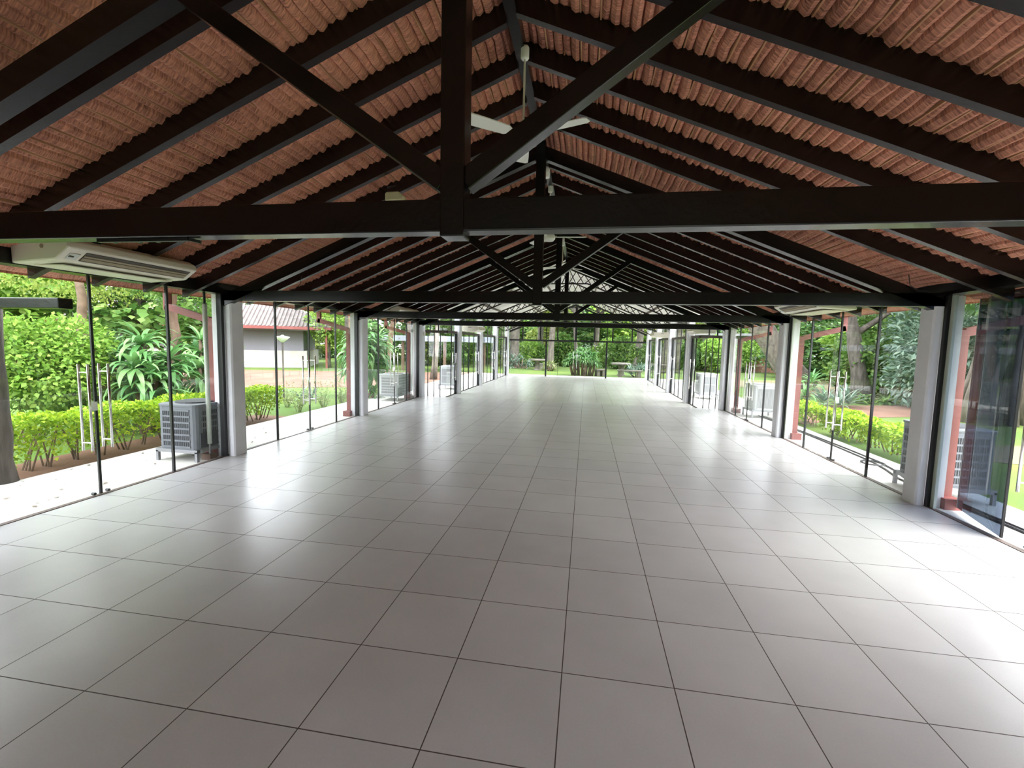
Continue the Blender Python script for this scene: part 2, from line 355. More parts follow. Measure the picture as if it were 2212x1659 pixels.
# timber trusses
def truss(y, which):
    t = thing('roof_truss', 'black timber king post roof truss, ' + which, 'truss', (0, y, 0), group='timber roof trusses')
    hw = 0.052
    MB().box(XL + 0.0, XR + 0.02, -hw, hw, 2.36, 2.515).build('tie_beam', 'black_timber', t, bevel=0.006)
    MB().box(XC - 0.06, XC + 0.06, -0.062, 0.062, 2.335, 4.42).build('king_post', 'black_timber', t, bevel=0.006)
    for s in (-1, 1):
        xe = XL + 0.02 if s < 0 else XR
        xa = XC + s * 0.06
        m = MB(); vs = []
        for x in (xa, xe):
            for yy in (-hw, hw):
                for z0 in (4.215, 4.375): vs.append((x, yy, zroof(x, z0)))
        m.add(vs, [(0, 1, 3, 2), (4, 6, 7, 5), (0, 2, 6, 4), (1, 5, 7, 3), (0, 4, 5, 1), (2, 3, 7, 6)]); m.build('principal_rafter', 'black_timber', t)
        xs = XC + s * 1.50
        MB().bar((XC + s * 0.05, 0, 2.60), (xs, 0, zroof(xs, 4.235)), 0.09, 0.10).build('strut', 'black_timber', t, bevel=0.004)
    return t
for y, wh in zip(TY, ('nearest to the camera', 'second from the camera', 'third from the camera', 'farthest, where the white ceiling begins')): truss(y, wh)
# steel lattice trusses of the far hall
def lattice(y, which):
    t = thing('lattice_truss', 'dark steel lattice roof truss, ' + which, 'truss', (0, y, 0), group='steel lattice trusses')
    top, bot = 4.36, 4.12; c = 0.62
    zb = zroof(XC + c, bot)
    for s in (-1, 1):
        xe = EL if s < 0 else ER
        L_ = abs(xe - XC)
        MB().bar((XC, 0, zroof(XC, top)), (xe, 0, zroof(xe, top)), 0.05, 0.05).build('top_chord', 'steel_lattice', t)
        MB().tube([(XC, 0, zb), (XC + s * c, 0, zb), (xe, 0, zroof(xe, bot))], 0.026, 6).build('bottom_chord', 'steel_lattice', t)
        m = MB(); st = 0.26; k = 0
        while k * st < L_ - 0.05:
            for a, b in ((k * st, k * st + st * 0.9), (k * st + st * 0.9, k * st)):
                if max(a, b) > L_: continue
                xa, xb = XC + s * a, XC + s * b
                m.bar((xa, 0, min(zroof(xa, bot), 9)if a > c else zb), (xb, 0, zroof(xb, top)), 0.026, 0.028, up=(0, 1, 0))
            k += 1
        m.build('lattice_web', 'steel_lattice', t)
    return t
for y, wh in ((13.65, 'first behind the thatched part'), (17.0, 'second behind the thatched part'), (20.35, 'third behind the thatched part'), (23.4, 'against the far gable window')): lattice(y, wh)

# ------------------------------------------------------------------ walls: columns, glass, doors
wl = MB(); wl.box(XL - 0.09, XL + 0.12, -4, 12.5, 2.452, 2.60)  # dark wall plate above the glass
struct(wl.build('wall_left', 'black_timber'))
wr = MB(); wr.box(XR - 0.12, XR + 0.09, -4, 12.5, 2.478, 2.62)
struct(wr.build('wall_right', 'black_timber'))
struct(MB().box(XL - 0.12, XL + 0.02, -4, 0.36, 0, 2.452).build('wall_left', 'wall_paint'))  # unseen solid wall beside the camera, added to keep the near floor dim
struct(MB().box(XR - 0.02, XR + 0.12, -4, 0.36, 0, 2.478).build('wall_right', 'wall_paint'))  # unseen as well, added to hold the bright floor patch to the doorway
struct(MB().box(XL - 0.12, -1.4, -4.15, -4.0, -0.1, 2.3).box(2.6, XR + 0.12, -4.15, -4.0, -0.1, 2.3).box(XL - 0.12, XR + 0.12, -4.15, -4.0, 2.3, 4.7).build('wall_back', 'wall_paint'))  # out of view; its opening is shaped to let light onto the near floor
def column(x0, x1, y0, y1, h, label):
    m = MB(); c = 0.02
    m.prism([(x0 + c, y0), (x1 - c, y0), (x1, y0 + c), (x1, y1 - c), (x1 - c, y1), (x0 + c, y1), (x0, y1 - c), (x0, y0 + c)], 'z', 0, h)
    return tag(m.build('column', 'white_plaster'), label, 'column', 'white plastered columns')
cols = [(0.40, 'out of view beside the camera')]
for k, yc in enumerate((4.24, 8.28, 12.24)):
    column(XL + 0.02, XL + 0.14, yc, yc + 0.26, 2.36, 'white column on the left side, under the left end of the %s roof truss' % ('second', 'third', 'fourth')[k])
    column(XR - 0.13, XR - 0.02, yc - 0.04, yc + 0.20, 2.36, 'white column on the right side, under the right end of the %s roof truss' % ('second', 'third', 'fourth')[k])
ECY = (13.60, 16.95, 20.30, 23.62)
for k, yc in enumerate(ECY):
    wh = ('first', 'second', 'third', 'corner')[k]
    column(EL - 0.06, EL + 0.14, yc, yc + 0.30, zroof(EL, 4.56) - 0.02, 'white %s column of the far hall on the left, beneath the white ceiling' % wh)
    column(ER - 0.14, ER + 0.06, yc, yc + 0.30, zroof(ER, 4.56) - 0.02, 'white %s column of the far hall on the right, beneath the white ceiling' % wh)
nw = [0]; nd = [0]
def pane_box(axis, at, a, b, z0, z1, th=0.008):
    m = MB()
    if axis == 'x': m.box(at - th / 2, at + th / 2, a, b, z0, z1)
    else: m.box(a, b, at - th / 2, at + th / 2, z0, z1)
    return m
def strip(axis, at, c, w_, d, z0, z1):
    m = MB()
    if axis == 'x': m.box(at - d / 2, at + d / 2, c - w_ / 2, c + w_ / 2, z0, z1)
    else: m.box(c - w_ / 2, c + w_ / 2, at - d / 2, at + d / 2, z0, z1)
    return m
def window(axis, at, a, b, z0, z1, gasket=None, m='glass', w_=0.022):
    nw[0] += 1; o = struct(bpy.data.objects.new(sub('window', nw[0]), None)); COL.objects.link(o)
    pane_box(axis, at, a, b, z0, z1).build('pane', m, o)
    for g in (gasket or []): strip(axis, at, g, w_, 0.03, z0, z1).build('gasket', 'black_gasket', o)
    return o
def handle(parent, axis, at, c, s, m='chrome', z0=0.53, z1=1.49):
    """bar handle through the glass: one bar on each side and two stubs"""
    for q in (-1, 1):
        p = (at + q * 0.062, c) if axis == 'x' else (c, at + q * 0.062)
        hb = MB().tube([(p[0], p[1], z0), (p[0], p[1], z1)], 0.0135, 10).build('handle', m, parent, smooth=True)
    st = MB()
    for z in (z0 + 0.09, z1 - 0.09):
        p, q = ((at - 0.062, c), (at + 0.062, c)) if axis == 'x' else ((c, at - 0.062), (c, at + 0.062))
        st.tube([(*p, z), (*q, z)], 0.008, 8)
    st.build('handle_stub', m, hb)
def door(axis, at, a, b, z0, z1, meet, lock=False, m='glass', hz=(0.53, 1.49)):
    """one glass leaf; meet is the edge where the two leaves meet"""
    nd[0] += 1; o = struct(bpy.data.objects.new(sub('door', nd[0]), None)); COL.objects.link(o)
    g = 0.006
    pane_box(axis, at, a + g, b - g, z0 + 0.012, z1, 0.010).build('pane', m, o)
    s = -1 if abs(meet - b) < abs(meet - a) else 1
    strip(axis, at, meet + s * 0.008, 0.010, 0.02, z0 + 0.012, z1).build('gasket', 'black_gasket', o)
    handle(o, axis, at, meet + s * 0.105, s, z0=hz[0], z1=hz[1])
    p = meet + s * 0.075
    if axis == 'x': MB().tube([(at - 0.02, p, z0 + 0.03), (at + 0.02, p, z0 + 0.03)], 0.016, 10).build('floor_bolt', 'black_gasket', o)
    if lock: strip(axis, at, meet + s * 0.03, 0.06, 0.05, 0.97, 1.07).build('lock', 'chrome', o)
    return o
def bay(side, y0, y1, j, zt):
    at = XL if side < 0 else XR
    a, b, c = j
    window('x', at, y0, a, 0.0, zt, [a], w_=0.026)
    window('x', at, c, y1, 0.0, zt, [c], w_=0.026)
    door('x', at, a + 0.012, b, 0.0, zt, b, lock=True); door('x', at, b, c - 0.012, 0.0, zt, b)
for side, zt in ((-1, 2.452), (1, 2.478)):
    if side < 0: bay(-1, 0.55, 4.2, (1.43, 2.405, 3.33), zt)
    bay(side, 4.52, 8.24, (5.40, 6.36, 7.32), zt)
    bay(side, 8.56, 12.2, (9.37, 10.38, 11.25), zt)
# right bay beside the camera: fixed pane, smoked leaf folded back, open doorway, far leaf almost shut
window('x', XR, 3.30, 4.18, 0, 2.478)
nd[0] += 1; o = struct(bpy.data.objects.new(sub('door', nd[0]), None)); COL.objects.link(o)
o.location = (XR + 0.03, 3.26, 0); o.rotation_euler = (0, 0, math.radians(-16))
MB().box(-0.005, 0.005, 0, 0.93, 0.02, 2.47).build('pane', 'glass_smoked', o)
MB().box(-0.010, 0.010, -0.012, 0.006, 0.02, 2.47).build('gasket', 'black_gasket', o)
MB().box(-0.007, 0.007, 0.93, 0.938, 0.02, 2.47).build('edge', 'clear_strip', o)
nd[0] += 1; o = struct(bpy.data.objects.new(sub('door', nd[0]), None)); COL.objects.link(o)
o.location = (XR, 1.45, 0); o.rotation_euler = (0, 0, math.radians(-2))
MB().box(-0.005, 0.005, 0, 1.72, 0.02, 2.47).build('pane', 'glass', o)
handle(o, 'x', 0.0, 1.66, 1)
MB().tube([(-0.02, 1.57, 0.03), (0.02, 1.57, 0.03)], 0.016, 10).build('floor_bolt', 'black_gasket', o)
# thresholds and jambs beside the columns
nt_ = [0]
def trim(m, name_mat, parent=None):
    nt_[0] += 1; return struct(m.build(sub('trim', nt_[0]), name_mat))
trim(MB().box(XL - 0.03, XL + 0.03, 0.4, 12.5, -0.01, 0.006), 'purlin_brown')
trim(MB().box(XR - 0.03, XR + 0.03, 0.4, 12.5, -0.01, 0.006), 'purlin_brown')
for yc in (4.2, 8.24, 12.2):
    trim(MB().box(XL - 0.05, XL + 0.03, yc - 0.02, yc + 0.03, 0, 2.452), 'black_gasket')
    trim(MB().box(XR - 0.035, XR + 0.05, yc - 0.045, yc - 0.003, 0, 2.478), 'black_gasket')
    trim(MB().box(XR - 0.0, XR + 0.03, yc - 0.10, yc - 0.047, 0, 2.478), 'clear_strip')
    trim(MB().box(XL - 0.19, XL - 0.06, yc + 0.05, yc + 0.30, -0.03, 2.5), 'white_plaster')
    trim(MB().box(XR + 0.06, XR + 0.19, yc + 0.03, yc + 0.28, -0.03, 2.5), 'white_plaster')
# return walls at the step between the halls, and side walls of the far hall
ZT = 2.12
for side in (-1, 1):
    xo, xi = (XL, EL) if side < 0 else (XR, ER)
    a, b = min(xo, xi), max(xo, xi)
    xs = [a + (b - a) * k / 4 for k in range(5)]
    for k in range(4): window('y', YS, xs[k], xs[k + 1], 0, ZT, [xs[k]] if k else None, w_=0.02)
    trim(MB().box(a, b, YS - 0.04, YS + 0.04, ZT, ZT + 0.085), 'transom_brown')
    for k in range(3): window('y', YS, a + (b - a) * k / 3, a + (b - a) * (k + 1) / 3, ZT + 0.085, 2.56, [a + (b - a) * (k + 1) / 3] if k < 2 else None, w_=0.035)
    struct(MB().prism([(a, 2.56), (b, 2.56), (b, zroof(b, 4.60)), (a, zroof(a, 4.60))], 'y', YS - 0.03, YS + 0.03).build('wall_left' if side < 0 else 'wall_right', 'black_timber'))
    at = xi
    yy = [YS + 0.02] + list(ECY)
    for k in range(4):
        y0 = yy[k] + (0.30 if k else 0); y1 = yy[k + 1]
        n = 4 if k else 2
        zt2 = zroof(at, 4.56) - 0.03
        for q in range(n):
            p0 = y0 + (y1 - 0.05 - y0) * q / n; p1 = y0 + (y1 - 0.05 - y0) * (q + 1) / n
            if q == n - 1: door('x', at, p0, p1, 0, ZT, p1, hz=(0.5, 1.45))
            else: window('x', at, p0, p1, 0, ZT, [p1] if q < n - 1 else None, w_=0.02)
            if k or side < 0: window('x', at, p0, p1, ZT + 0.085, zt2, [p1] if q < n - 1 else None, w_=0.035)
        trim(MB().box(at - 0.04, at + 0.04, y0, y1, ZT, ZT + 0.085), 'transom_brown')
        trim(MB().box(at - 0.03, at + 0.05, y1 - 0.06, y1 - 0.004, 0, ZT), 'black_gasket')
        trim(MB().box(at - 0.02, at + 0.02, y0, y1 - 0.06, -0.005, 0.02), 'transom_brown')
# end wall: fixed panes, a pair of doors, a gable window above
ex0, ex1 = EL + 0.15, ER - 0.15
zt_end = 2.0
js = [ex0, -2.2, -1.52, -0.55, 0.33, 1.18, ex1]
for k in range(6):
    if k in (2, 3): door('y', YE, js[k], js[k + 1], 0, zt_end, -0.55, hz=(0.5, 1.45))
    else: window('y', YE, js[k], js[k + 1], 0, zt_end, None)
for x in (-2.2, 1.18): trim(MB().box(x - 0.045, x + 0.045, YE - 0.05, YE + 0.05, 0, zt_end), 'black_gasket')
for x in (-1.52, 0.33): trim(MB().box(x - 0.008, x + 0.008, YE - 0.012, YE + 0.012, 0, zt_end), 'black_gasket')
trim(MB().box(ex0, ex1, YE - 0.05, YE + 0.05, zt_end, zt_end + 0.09), 'black_gasket')
mx_ = [ex0 + 0.03, -3.57, -2.55, -1.57, -0.54, 0.49, 1.48, 2.53, ex1 - 0.03]
zg = zt_end + 0.09
for k in range(8):
    a, b = mx_[k], mx_[k + 1]
    pts = [(a, zg), (b, zg), (b, zroof(b, 4.02))] + ([(XC, 4.02)] if a < XC < b else []) + [(a, zroof(a, 4.02))]
    nw[0] += 1; o = struct(bpy.data.objects.new(sub('window', nw[0]), None)); COL.objects.link(o)
    MB().prism(pts, 'y', YE - 0.004, YE + 0.004).build('pane', 'glass', o)
    if k: MB().box(a - (0.055 if k == 4 else 0.035), a + (0.055 if k == 4 else 0.035), YE - 0.03, YE + 0.03, zg, zroof(a, 4.05)).build('mullion', 'black_gasket', o)
for x in (-2.2, 1.18): trim(MB().box(x - 0.02, x + 0.02, YE - 0.02, YE + 0.02, zg, zroof(x, 4.02)), 'black_gasket')
for s, xe in ((-1, ex0 - 0.02), (1, ex1 + 0.02)):
    trim(MB().bar((XC, YE, zroof(XC, 4.05)), (xe, YE, zroof(xe, 4.05)), 0.09, 0.09, up=(0, 1, 0)), 'black_gasket')
    trim(MB().bar((XC, YE, zroof(XC, 4.16)), (xe, YE, zroof(xe, 4.16)), 0.06, 0.05, up=(0, 1, 0)), 'ceiling_white')
# ------------------------------------------------------------------ ceiling fans and small things under the roof
def fan(x, y, ztop, zb, az, label, blade_r=0.60, rz=0.0):
    t = thing('ceiling_fan', label, 'fan', (x, y, zb), az, group='white ceiling fans')
    h = ztop - zb
    MB().lathe([(0.026, 0), (0.036, 0.012), (0.036, 0.095), (0.028, 0.11)], (0, 0, h - 0.11), 16).build('canopy', 'fan_white', t, smooth=True)
    MB().tube([(0, 0, 0.07), (0, 0, h - 0.1)], 0.0095, 8).build('downrod', 'plastic_white', t)
    MB().lathe([(0.02, -0.065), (0.075, -0.06), (0.10, -0.03), (0.10, 0.02), (0.07, 0.05), (0.025, 0.07), (0.02, 0.12)], (0, 0, 0), 20).build('motor', 'fan_white', t, smooth=True)
    for k in range(3):
        a = 2 * PI * k / 3
        m = MB(); n = 7; up = []; lo = []
        ou = [(0.09, 0.020), (0.13, 0.035), (0.17, 0.060), (0.30, 0.066), (0.45, 0.070), (0.57, 0.068), (blade_r, 0.045)]
        for (r, w) in ou:
            for sg in (1, -1):
                tw = 0.16 * sg * w
                p = (r * math.cos(a) - sg * w * math.sin(a), r * math.sin(a) + sg * w * math.cos(a))
                up.append((p[0], p[1], tw + 0.004)); lo.append((p[0], p[1], tw - 0.004))
        fs = []
        for i in range(n - 1):
            b = 2 * i; fs.append((b, b + 2, b + 3, b + 1)); o = 2 * n
            fs.append((o + b, o + b + 1, o + b + 3, o + b + 2)); fs.append((b, o + b, o + b + 2, b + 2)); fs.append((b + 1, b + 3, o + b + 3, o + b + 1))
        fs += [(0, 1, 2 * n + 1, 2 * n), (2 * n - 2, 4 * n - 2, 4 * n - 1, 2 * n - 1)]
        m.add(up + lo, fs).build('blade', 'fan_white', t)
    return t
fan(-0.55, 2.31, 4.38, 3.65, math.radians(-20), 'white three blade ceiling fan nearest the camera, behind the first truss')
fan(-0.60, 5.72, 4.37, 3.56, math.radians(4), 'white three blade ceiling fan just behind the second truss')
fan(-0.60, 9.70, 4.37, 3.75, math.radians(40), 'white three blade ceiling fan behind the third truss')
fan(-0.60, 15.1, 4.48, 4.20, math.radians(10), 'white ceiling fan under the white ceiling, between the first two lattice trusses')
fan(-0.60, 19.0, 4.48, 3.85, math.radians(30), 'white ceiling fan under the white ceiling, nearest the far gable window')
t = thing('spotlight', 'white cylinder spotlight under the ridge beam behind the second truss', 'lamp', (XC, 4.95, 4.22), group='white cylinders under the ridge')
MB().lathe([(0.040, 0.0), (0.052, 0.0), (0.052, 0.17), (0.046, 0.175)], (0, 0, 0), 18).build('housing', 'fan_white', t, smooth=True)
MB().lathe([(0.012, 0.16), (0.012, 0.20)], (0, 0, 0), 8).build('mount', 'fan_white', t)
t = dup(t, (XC, 9.36, 4.20), label='white cylinder spotlight under the ridge beam behind the third truss')
t = thing('junction_box', 'cream plastic box hung under a left rafter above the nearest tie beam', 'box', (-2.22, 3.40, 3.46))
MB().prism([(-0.11, 0), (0.11, 0), (0.11, 0.055), (0.06, 0.10), (-0.09, 0.10), (-0.11, 0.08)], 'y', -0.05, 0.05).build('housing', 'plastic_cream', t, bevel=0.012)
MB().bar((0, -0.20, 0.09), (0, 0.02, 0.18), 0.02, 0.02).build('bracket', 'black_gasket', t)
t = thing('lamp_rail', 'black rail with knobs under the left part of the nearest tie beam', 'rail', (-2.42, 0.45, 2.345))
MB().box(-0.30, 0.30, -0.012, 0.012, 0.0, 0.016).build('rail', 'black_gasket', t)
MB().bar((0.30, 0, 0.008), (0.35, 0.02, -0.002), 0.02, 0.016).build('rail_end', 'black_gasket', t)
for x in (-0.23, -0.06, 0.06, 0.22): MB().lathe([(0.011, -0.010), (0.013, 0.0)], (x, 0.035, 0.012), 10).build('knob', 'black_gasket', t)

def air_con(label, loc, rz, L_=1.36, D=0.66, H=0.24):
    """ceiling hung air conditioner; local -y end faces the camera, local +x is the discharge side"""
    t = thing('air_conditioner', label, 'air conditioner', loc, rz, group='ceiling hung air conditioners')
    x0, x1 = 0.0, D
    prof = [(x0, 0.0), (x1 - 0.16, 0.03), (x1, 0.14), (x1 - 0.02, 0.20), (x1 - 0.10, H), (x0, H)]
    MB().prism(prof, 'y', 0, L_).build('housing', 'plastic_white', t, bevel=0.016)
    a = Vector((x1 - 0.16, 0, 0.03)); b = Vector((x1, 0, 0.14)); d = (b - a).normalized(); n = Vector((d.z, 0, -d.x))
    def pl(u0, u1, y0, y1, off, m, nm):
        p0 = a + d * u0 + n * off; p1 = a + d * u1 + n * off; q = n * 0.006
        v = [p0, p1, p1 + q, p0 + q]
        return MB().add([(p.x, y0, p.z) for p in v] + [(p.x, y1, p.z) for p in v], [(3, 2, 1, 0), (4, 5, 6, 7), (0, 1, 5, 4), (1, 2, 6, 5), (2, 3, 7, 6), (3, 0, 4, 7)]).build(nm, m, t)
    ou = pl(0.030, 0.155, 0.17, L_ - 0.07, 0.0, 'grille_dark', 'outlet')
    for u0, u1 in ((0.045, 0.085), (0.095, 0.118)): pl(u0, u1, 0.175, L_ - 0.075, 0.004, 'grille_tan', 'louver').parent = ou
    dp = pl(0.04, 0.12, 0.05, 0.14, 0.0, 'clear_strip', 'display_panel')
    pl(0.07, 0.085, 0.06, 0.10, 0.005, 'grille_dark', 'sensor').parent = dp
    MB().box(0.08, 0.42, 0.12, L_ - 0.12, -0.004, 0.006).build('intake_grille', 'plastic_white', t)
    for y in (0.15, L_ - 0.15): MB().box(0.12, 0.16, y - 0.02, y + 0.02, H, H + 0.10).build('hanger', 'steel_grey', t)
    MB().lathe([(0.02, 0), (0.02, 0.004)], (0, 0, 0), 10).build('end_logo', 'grille_tan', t).matrix_local = Matrix.Translation((0.36, -0.0005, 0.15)) @ Matrix.Rotation(PI / 2, 4, 'X')
    return t
air_con('cream air conditioner with open louvers hung at the left wall nearest the camera', (XL + 0.12, 1.66, 2.46), 0.0)
air_con('cream air conditioner hung at the left wall behind the third column bay', (XL + 0.12, 9.0, 2.46), 0.0)
def flip(t, L_=1.36):
    t.rotation_euler = (0, 0, PI); return t
air_con('cream air conditioner hung at the right wall between the first two columns', (XR - 0.10, 7.15, 2.44), PI)
def wall_split(label, loc, mirror, L_, D=0.60):
    t = thing('air_conditioner', label, 'air conditioner', loc, 0, group='white air conditioners of the far hall')
    s = mirror
    pr = [(0, 0.0), (s * (D - 0.12), 0.0), (s * D, 0.07), (s * D, 0.17), (s * (D - 0.05), 0.20), (0, 0.20)]
    if s < 0: pr = pr[::-1]
    MB().prism(pr, 'y', 0, L_).build('housing', 'plastic_white', t, bevel=0.012)
    for z in (0.085, 0.135): MB().box(*sorted((s * D - s * 0.004, s * D + s * 0.006)), 0.06, L_ - 0.06, z, z + 0.018).build('louver', 'grille_tan', t)
    MB().box(*sorted((s * 0.22, s * 0.34)), -0.003, 0.003, 0.135, 0.155).build('end_plate', 'steel_grey', t)
    MB().box(*sorted((s * 0.1, s * 0.4)), 0.1, L_ - 0.1, -0.006, 0.002).build('intake_grille', 'plastic_white', t)
    for y in (0.12, L_ - 0.12): MB().box(*sorted((s * 0.05, s * 0.09)), y - 0.015, y + 0.015, 0.20, 0.46).build('hanger', 'steel_grey', t)
    return t
wall_split('white air conditioner on the left of the far hall beside its first column', (EL + 0.06, 14.2, 2.23), 1, 1.2)
wall_split('white air conditioner at the right corner where the far hall begins', (3.90, 12.66, 2.26), -1, 0.86, 0.68)
wall_split('white air conditioner on the right of the far hall beyond its second column', (ER - 0.06, 17.4, 2.22), -1, 1.2, 0.62)
tag(MB().box(XL + 0.145, XL + 0.185, 12.28, 12.40, 2.02, 2.15).build('switch_box', 'plastic_white', bevel=0.008), 'small white box on the inner face of the third left column', 'box')
t = thing('floodlight', 'small black floodlight outside the glass above the second right bay', 'lamp', (XR + 0.16, 4.95, 2.36))
MB().box(0, 0.07, -0.06, 0.06, 0, 0.07).build('housing', 'black_gasket', t, bevel=0.01)
MB().bar((0.03, 0, 0.06), (0.03, 0, 0.22), 0.02, 0.02, up=(1, 0, 0)).build('bracket', 'plastic_white', t)
tag(MB().tube([(3.0, 12.24, 2.53), (2.0, 12.235, 2.50), (1.0, 12.235, 2.49), (0.0, 12.235, 2.51), (-1.2, 12.24, 2.53)], 0.008, 6).build('cable', 'steel_grey'), 'grey cable sagging along the top of the farthest tie beam', 'cable')
for xx, yy, lb in ((-4.0, 4.205, 'left'), (3.72, 4.205, 'right')):
    s = -1 if xx < 0 else 1
    tag(MB().tube([(xx, yy, 2.72), (xx + s * 0.01, yy - 0.02, 2.60), (xx + s * 0.10, yy - 0.02, 2.53), (xx + s * 0.2, yy - 0.01, 2.53)], 0.005, 6).build('cable', 'black_gasket'), 'thin dark cable dangling over the %s end of the second tie beam' % lb, 'cable')

# ------------------------------------------------------------------ outside, next to the glass: eaves, red brackets, pipes, condensers
for side, nm in ((-1, 'left'), (1, 'right')):
    x0 = XL - 0.09 if side < 0 else XR + 0.09
    x1 = x0 + side * 1.0
    a, b = min(x0, x1), max(x0, x1)
    ye = -5 if side < 0 else 3.0
    e = MB().add([(x0, ye, 2.60), (x1, ye, 2.575), (x1, 12.4, 2.575), (x0, 12.4, 2.60), (x0, ye, 2.63), (x1, ye, 2.605), (x1, 12.4, 2.605), (x0, 12.4, 2.63)],
                 [(0, 3, 2, 1), (4, 5, 6, 7), (0, 1, 5, 4), (1, 2, 6, 5), (2, 3, 7, 6), (3, 0, 4, 7)])
    t = thing('eave_roof', 'narrow sheet roof over the %s walkway with pink battens' % nm, 'roof', (0, 0, 0))
    e.build('sheet', 'eave_sheet', t)
    bt = MB(); y = 0.6 if side < 0 else 3.2
    while y < 12.3:
        bt.bar((x0, y, 2.585), (x1, y, 2.56), 0.045, 0.03); y += 0.58
    bt.build('battens', 'clear_strip', t)
    MB().box(x1 - 0.02, x1 + 0.02, ye, 12.4, 2.545, 2.61).build('fascia', 'red_steel', t)
    for k, y in enumerate((4.32, 8.34, 12.05)):
        t = thing('eave_bracket', 'red steel post and arm holding the eave outside the %s %s column' % (('first', 'second', 'third')[k], nm), 'bracket', (x0 + side * 0.16, y, -0.02), group='red eave brackets')
        w_ = 0.05
        MB().box(-w_, w_, -w_, w_, 0.0, 2.12).build('post', 'red_steel', t)
        MB().box(-0.09, 0.09, -0.16, 0.10, 0, 0.13).build('footing', 'red_steel', t)
        MB().bar((side * 0.03, 0, 2.09), (side * 0.80, 0, 2.30), 0.07, 0.10, up=(0, 0, 1)).build('arm', 'red_steel', t)
        MB().bar((side * 0.78, 0, 2.24), (side * 0.78, 0, 2.575), 0.09, 0.07, up=(0, 1, 0)).build('upright', 'red_steel', t)
for k, y in enumerate((4.06, 12.0)):
    t = thing('drain_pipe', 'pale drain pipe outside the glass beside the %s left column' % ('first', 'third')[k], 'pipe', (XL - 0.13, y, 0))
    MB().tube([(0, 0, 0.22), (0, 0, 2.30)], 0.032, 12).build('pipe', 'clear_strip', t, smooth=True)
    MB().tube([(0, 0, 2.30), (0, 0, 2.45), (-0.04, 0, 2.55)], 0.018, 8).build('pipe_neck', 'black_gasket', t)
    MB().tube([(0, 0, 0.22), (0, 0, 0.05), (-0.06, 0.0, 0.02)], 0.014, 8).build('pipe_tail', 'steel_grey', t)
    MB().box(-0.10, 0.05, -0.05, 0.08, -0.02, 0.07).build('pipe_foot', 'brown_post', t)
def condenser(label, loc, rz, w_=0.62, d=0.74, h=0.66, leg=0.15, body='condenser_grey', coil='coil_dark', rows=6):
    t = thing('condenser_unit', label, 'condenser', loc, rz, group='outdoor condenser units')
    r = 0.10; pts = []
    for cx, cy, a0 in ((w_ / 2 - r, d / 2 - r, 0), (-w_ / 2 + r, d / 2 - r, 90), (-w_ / 2 + r, -d / 2 + r, 180), (w_ / 2 - r, -d / 2 + r, 270)):
        for k in range(5): a = math.radians(a0 + 22.5 * k); pts.append((cx + r * math.cos(a), cy + r * math.sin(a)))
    MB().prism(pts, 'z', leg + 0.03, leg + h).build('casing', body, t)
    MB().prism([(x * 1.03, y * 1.03) for x, y in pts], 'z', leg + h, leg + h + 0.035).build('lid', body, t, bevel=0.008)
    MB().lathe([(0.27, 0), (0.26, 0.018), (0.08, 0.028)], (0, 0, leg + h + 0.035), 24).build('fan_guard', coil, t)
    for face in range(4):
        half = (w_ if face % 2 == 0 else d) / 2 - r; off = (d if face % 2 == 0 else w_) / 2
        Rm = Matrix.Rotation(PI / 2 * face, 4, 'Z')
        fr = MB(); co = MB(); hb = (h - 0.12) / rows
        for k in range(rows):
            z0 = leg + 0.08 + k * hb
            co.box(-half + 0.01, half - 0.01, -off - 0.004, -off + 0.01, z0, z0 + hb - 0.025)
        nfin = 14
        for k in range(nfin + 1):
            x = -half + 0.01 + (2 * half - 0.02) * k / nfin; fr.box(x - 0.003, x + 0.003, -off - 0.009, -off - 0.004, leg + 0.08, leg + h - 0.06)
        for k in range(rows + 1): fr.box(-half, half, -off - 0.011, -off, leg + 0.055 + k * hb, leg + 0.08 + k * hb)
        cc = co.build('coil', coil, t); cc.matrix_local = Rm; fr.build('guard', body, cc)
    st = MB().box(-w_ / 2 - 0.02, w_ / 2 + 0.02, -d / 2 - 0.02, -d / 2 + 0.03, leg - 0.02, leg + 0.03).box(-w_ / 2 - 0.02, w_ / 2 + 0.02, d / 2 - 0.03, d / 2 + 0.02, leg - 0.02, leg + 0.03)
    st.box(-w_ / 2 - 0.02, -w_ / 2 + 0.03, -d / 2, d / 2, leg - 0.02, leg + 0.03).box(w_ / 2 - 0.03, w_ / 2 + 0.02, -d / 2, d / 2, leg - 0.02, leg + 0.03)
    st.build('stand', 'steel_grey', t)
    for sx in (-1, 1):
        for sy in (-1, 1): x, y = sx * w_ / 2, sy * d / 2; MB().box(x - 0.02, x + 0.02, y - 0.02, y + 0.02, 0, leg).build('leg', 'steel_grey', t)
    return t
zg_ = -0.02
t = condenser('grey boxy condenser unit on a stand outside the nearest left glass bay', (-5.83, 4.22, zg_), 0.0, 0.66, 0.72)
MB().box(0.333, 0.345, -0.30, 0.02, 0.20, 0.42).build('service_panel', 'coil_dark', t)
condenser('dark condenser unit on a stand outside the nearest right glass bay, behind the column', (4.74, 4.86, zg_), 0.0, 0.60, 0.78, 0.72, 0.16)
t = condenser('pale grey condenser unit on a stand beside the broad leaved plant, third left bay', (-5.86, 11.55, zg_), 0.0, 0.62, 0.95, 0.62, 0.17, 'condenser_white', 'coil_grey')
MB().box(0.312, 0.326, -0.46, -0.15, 0.20, 0.42).build('service_panel', 'coil_grey', t)
condenser('white framed condenser unit with dark coils outside the third right bay', (4.82, 11.35, zg_), 0.0, 0.66, 0.70, 0.66, 0.20, 'condenser_white', 'coil_grey', 1)
condenser('white condenser unit outside the left of the far hall', (-5.25, 15.4, zg_), 0.0, 0.62, 0.8, 0.70, 0.18, 'condenser_white', 'coil_grey', 2)
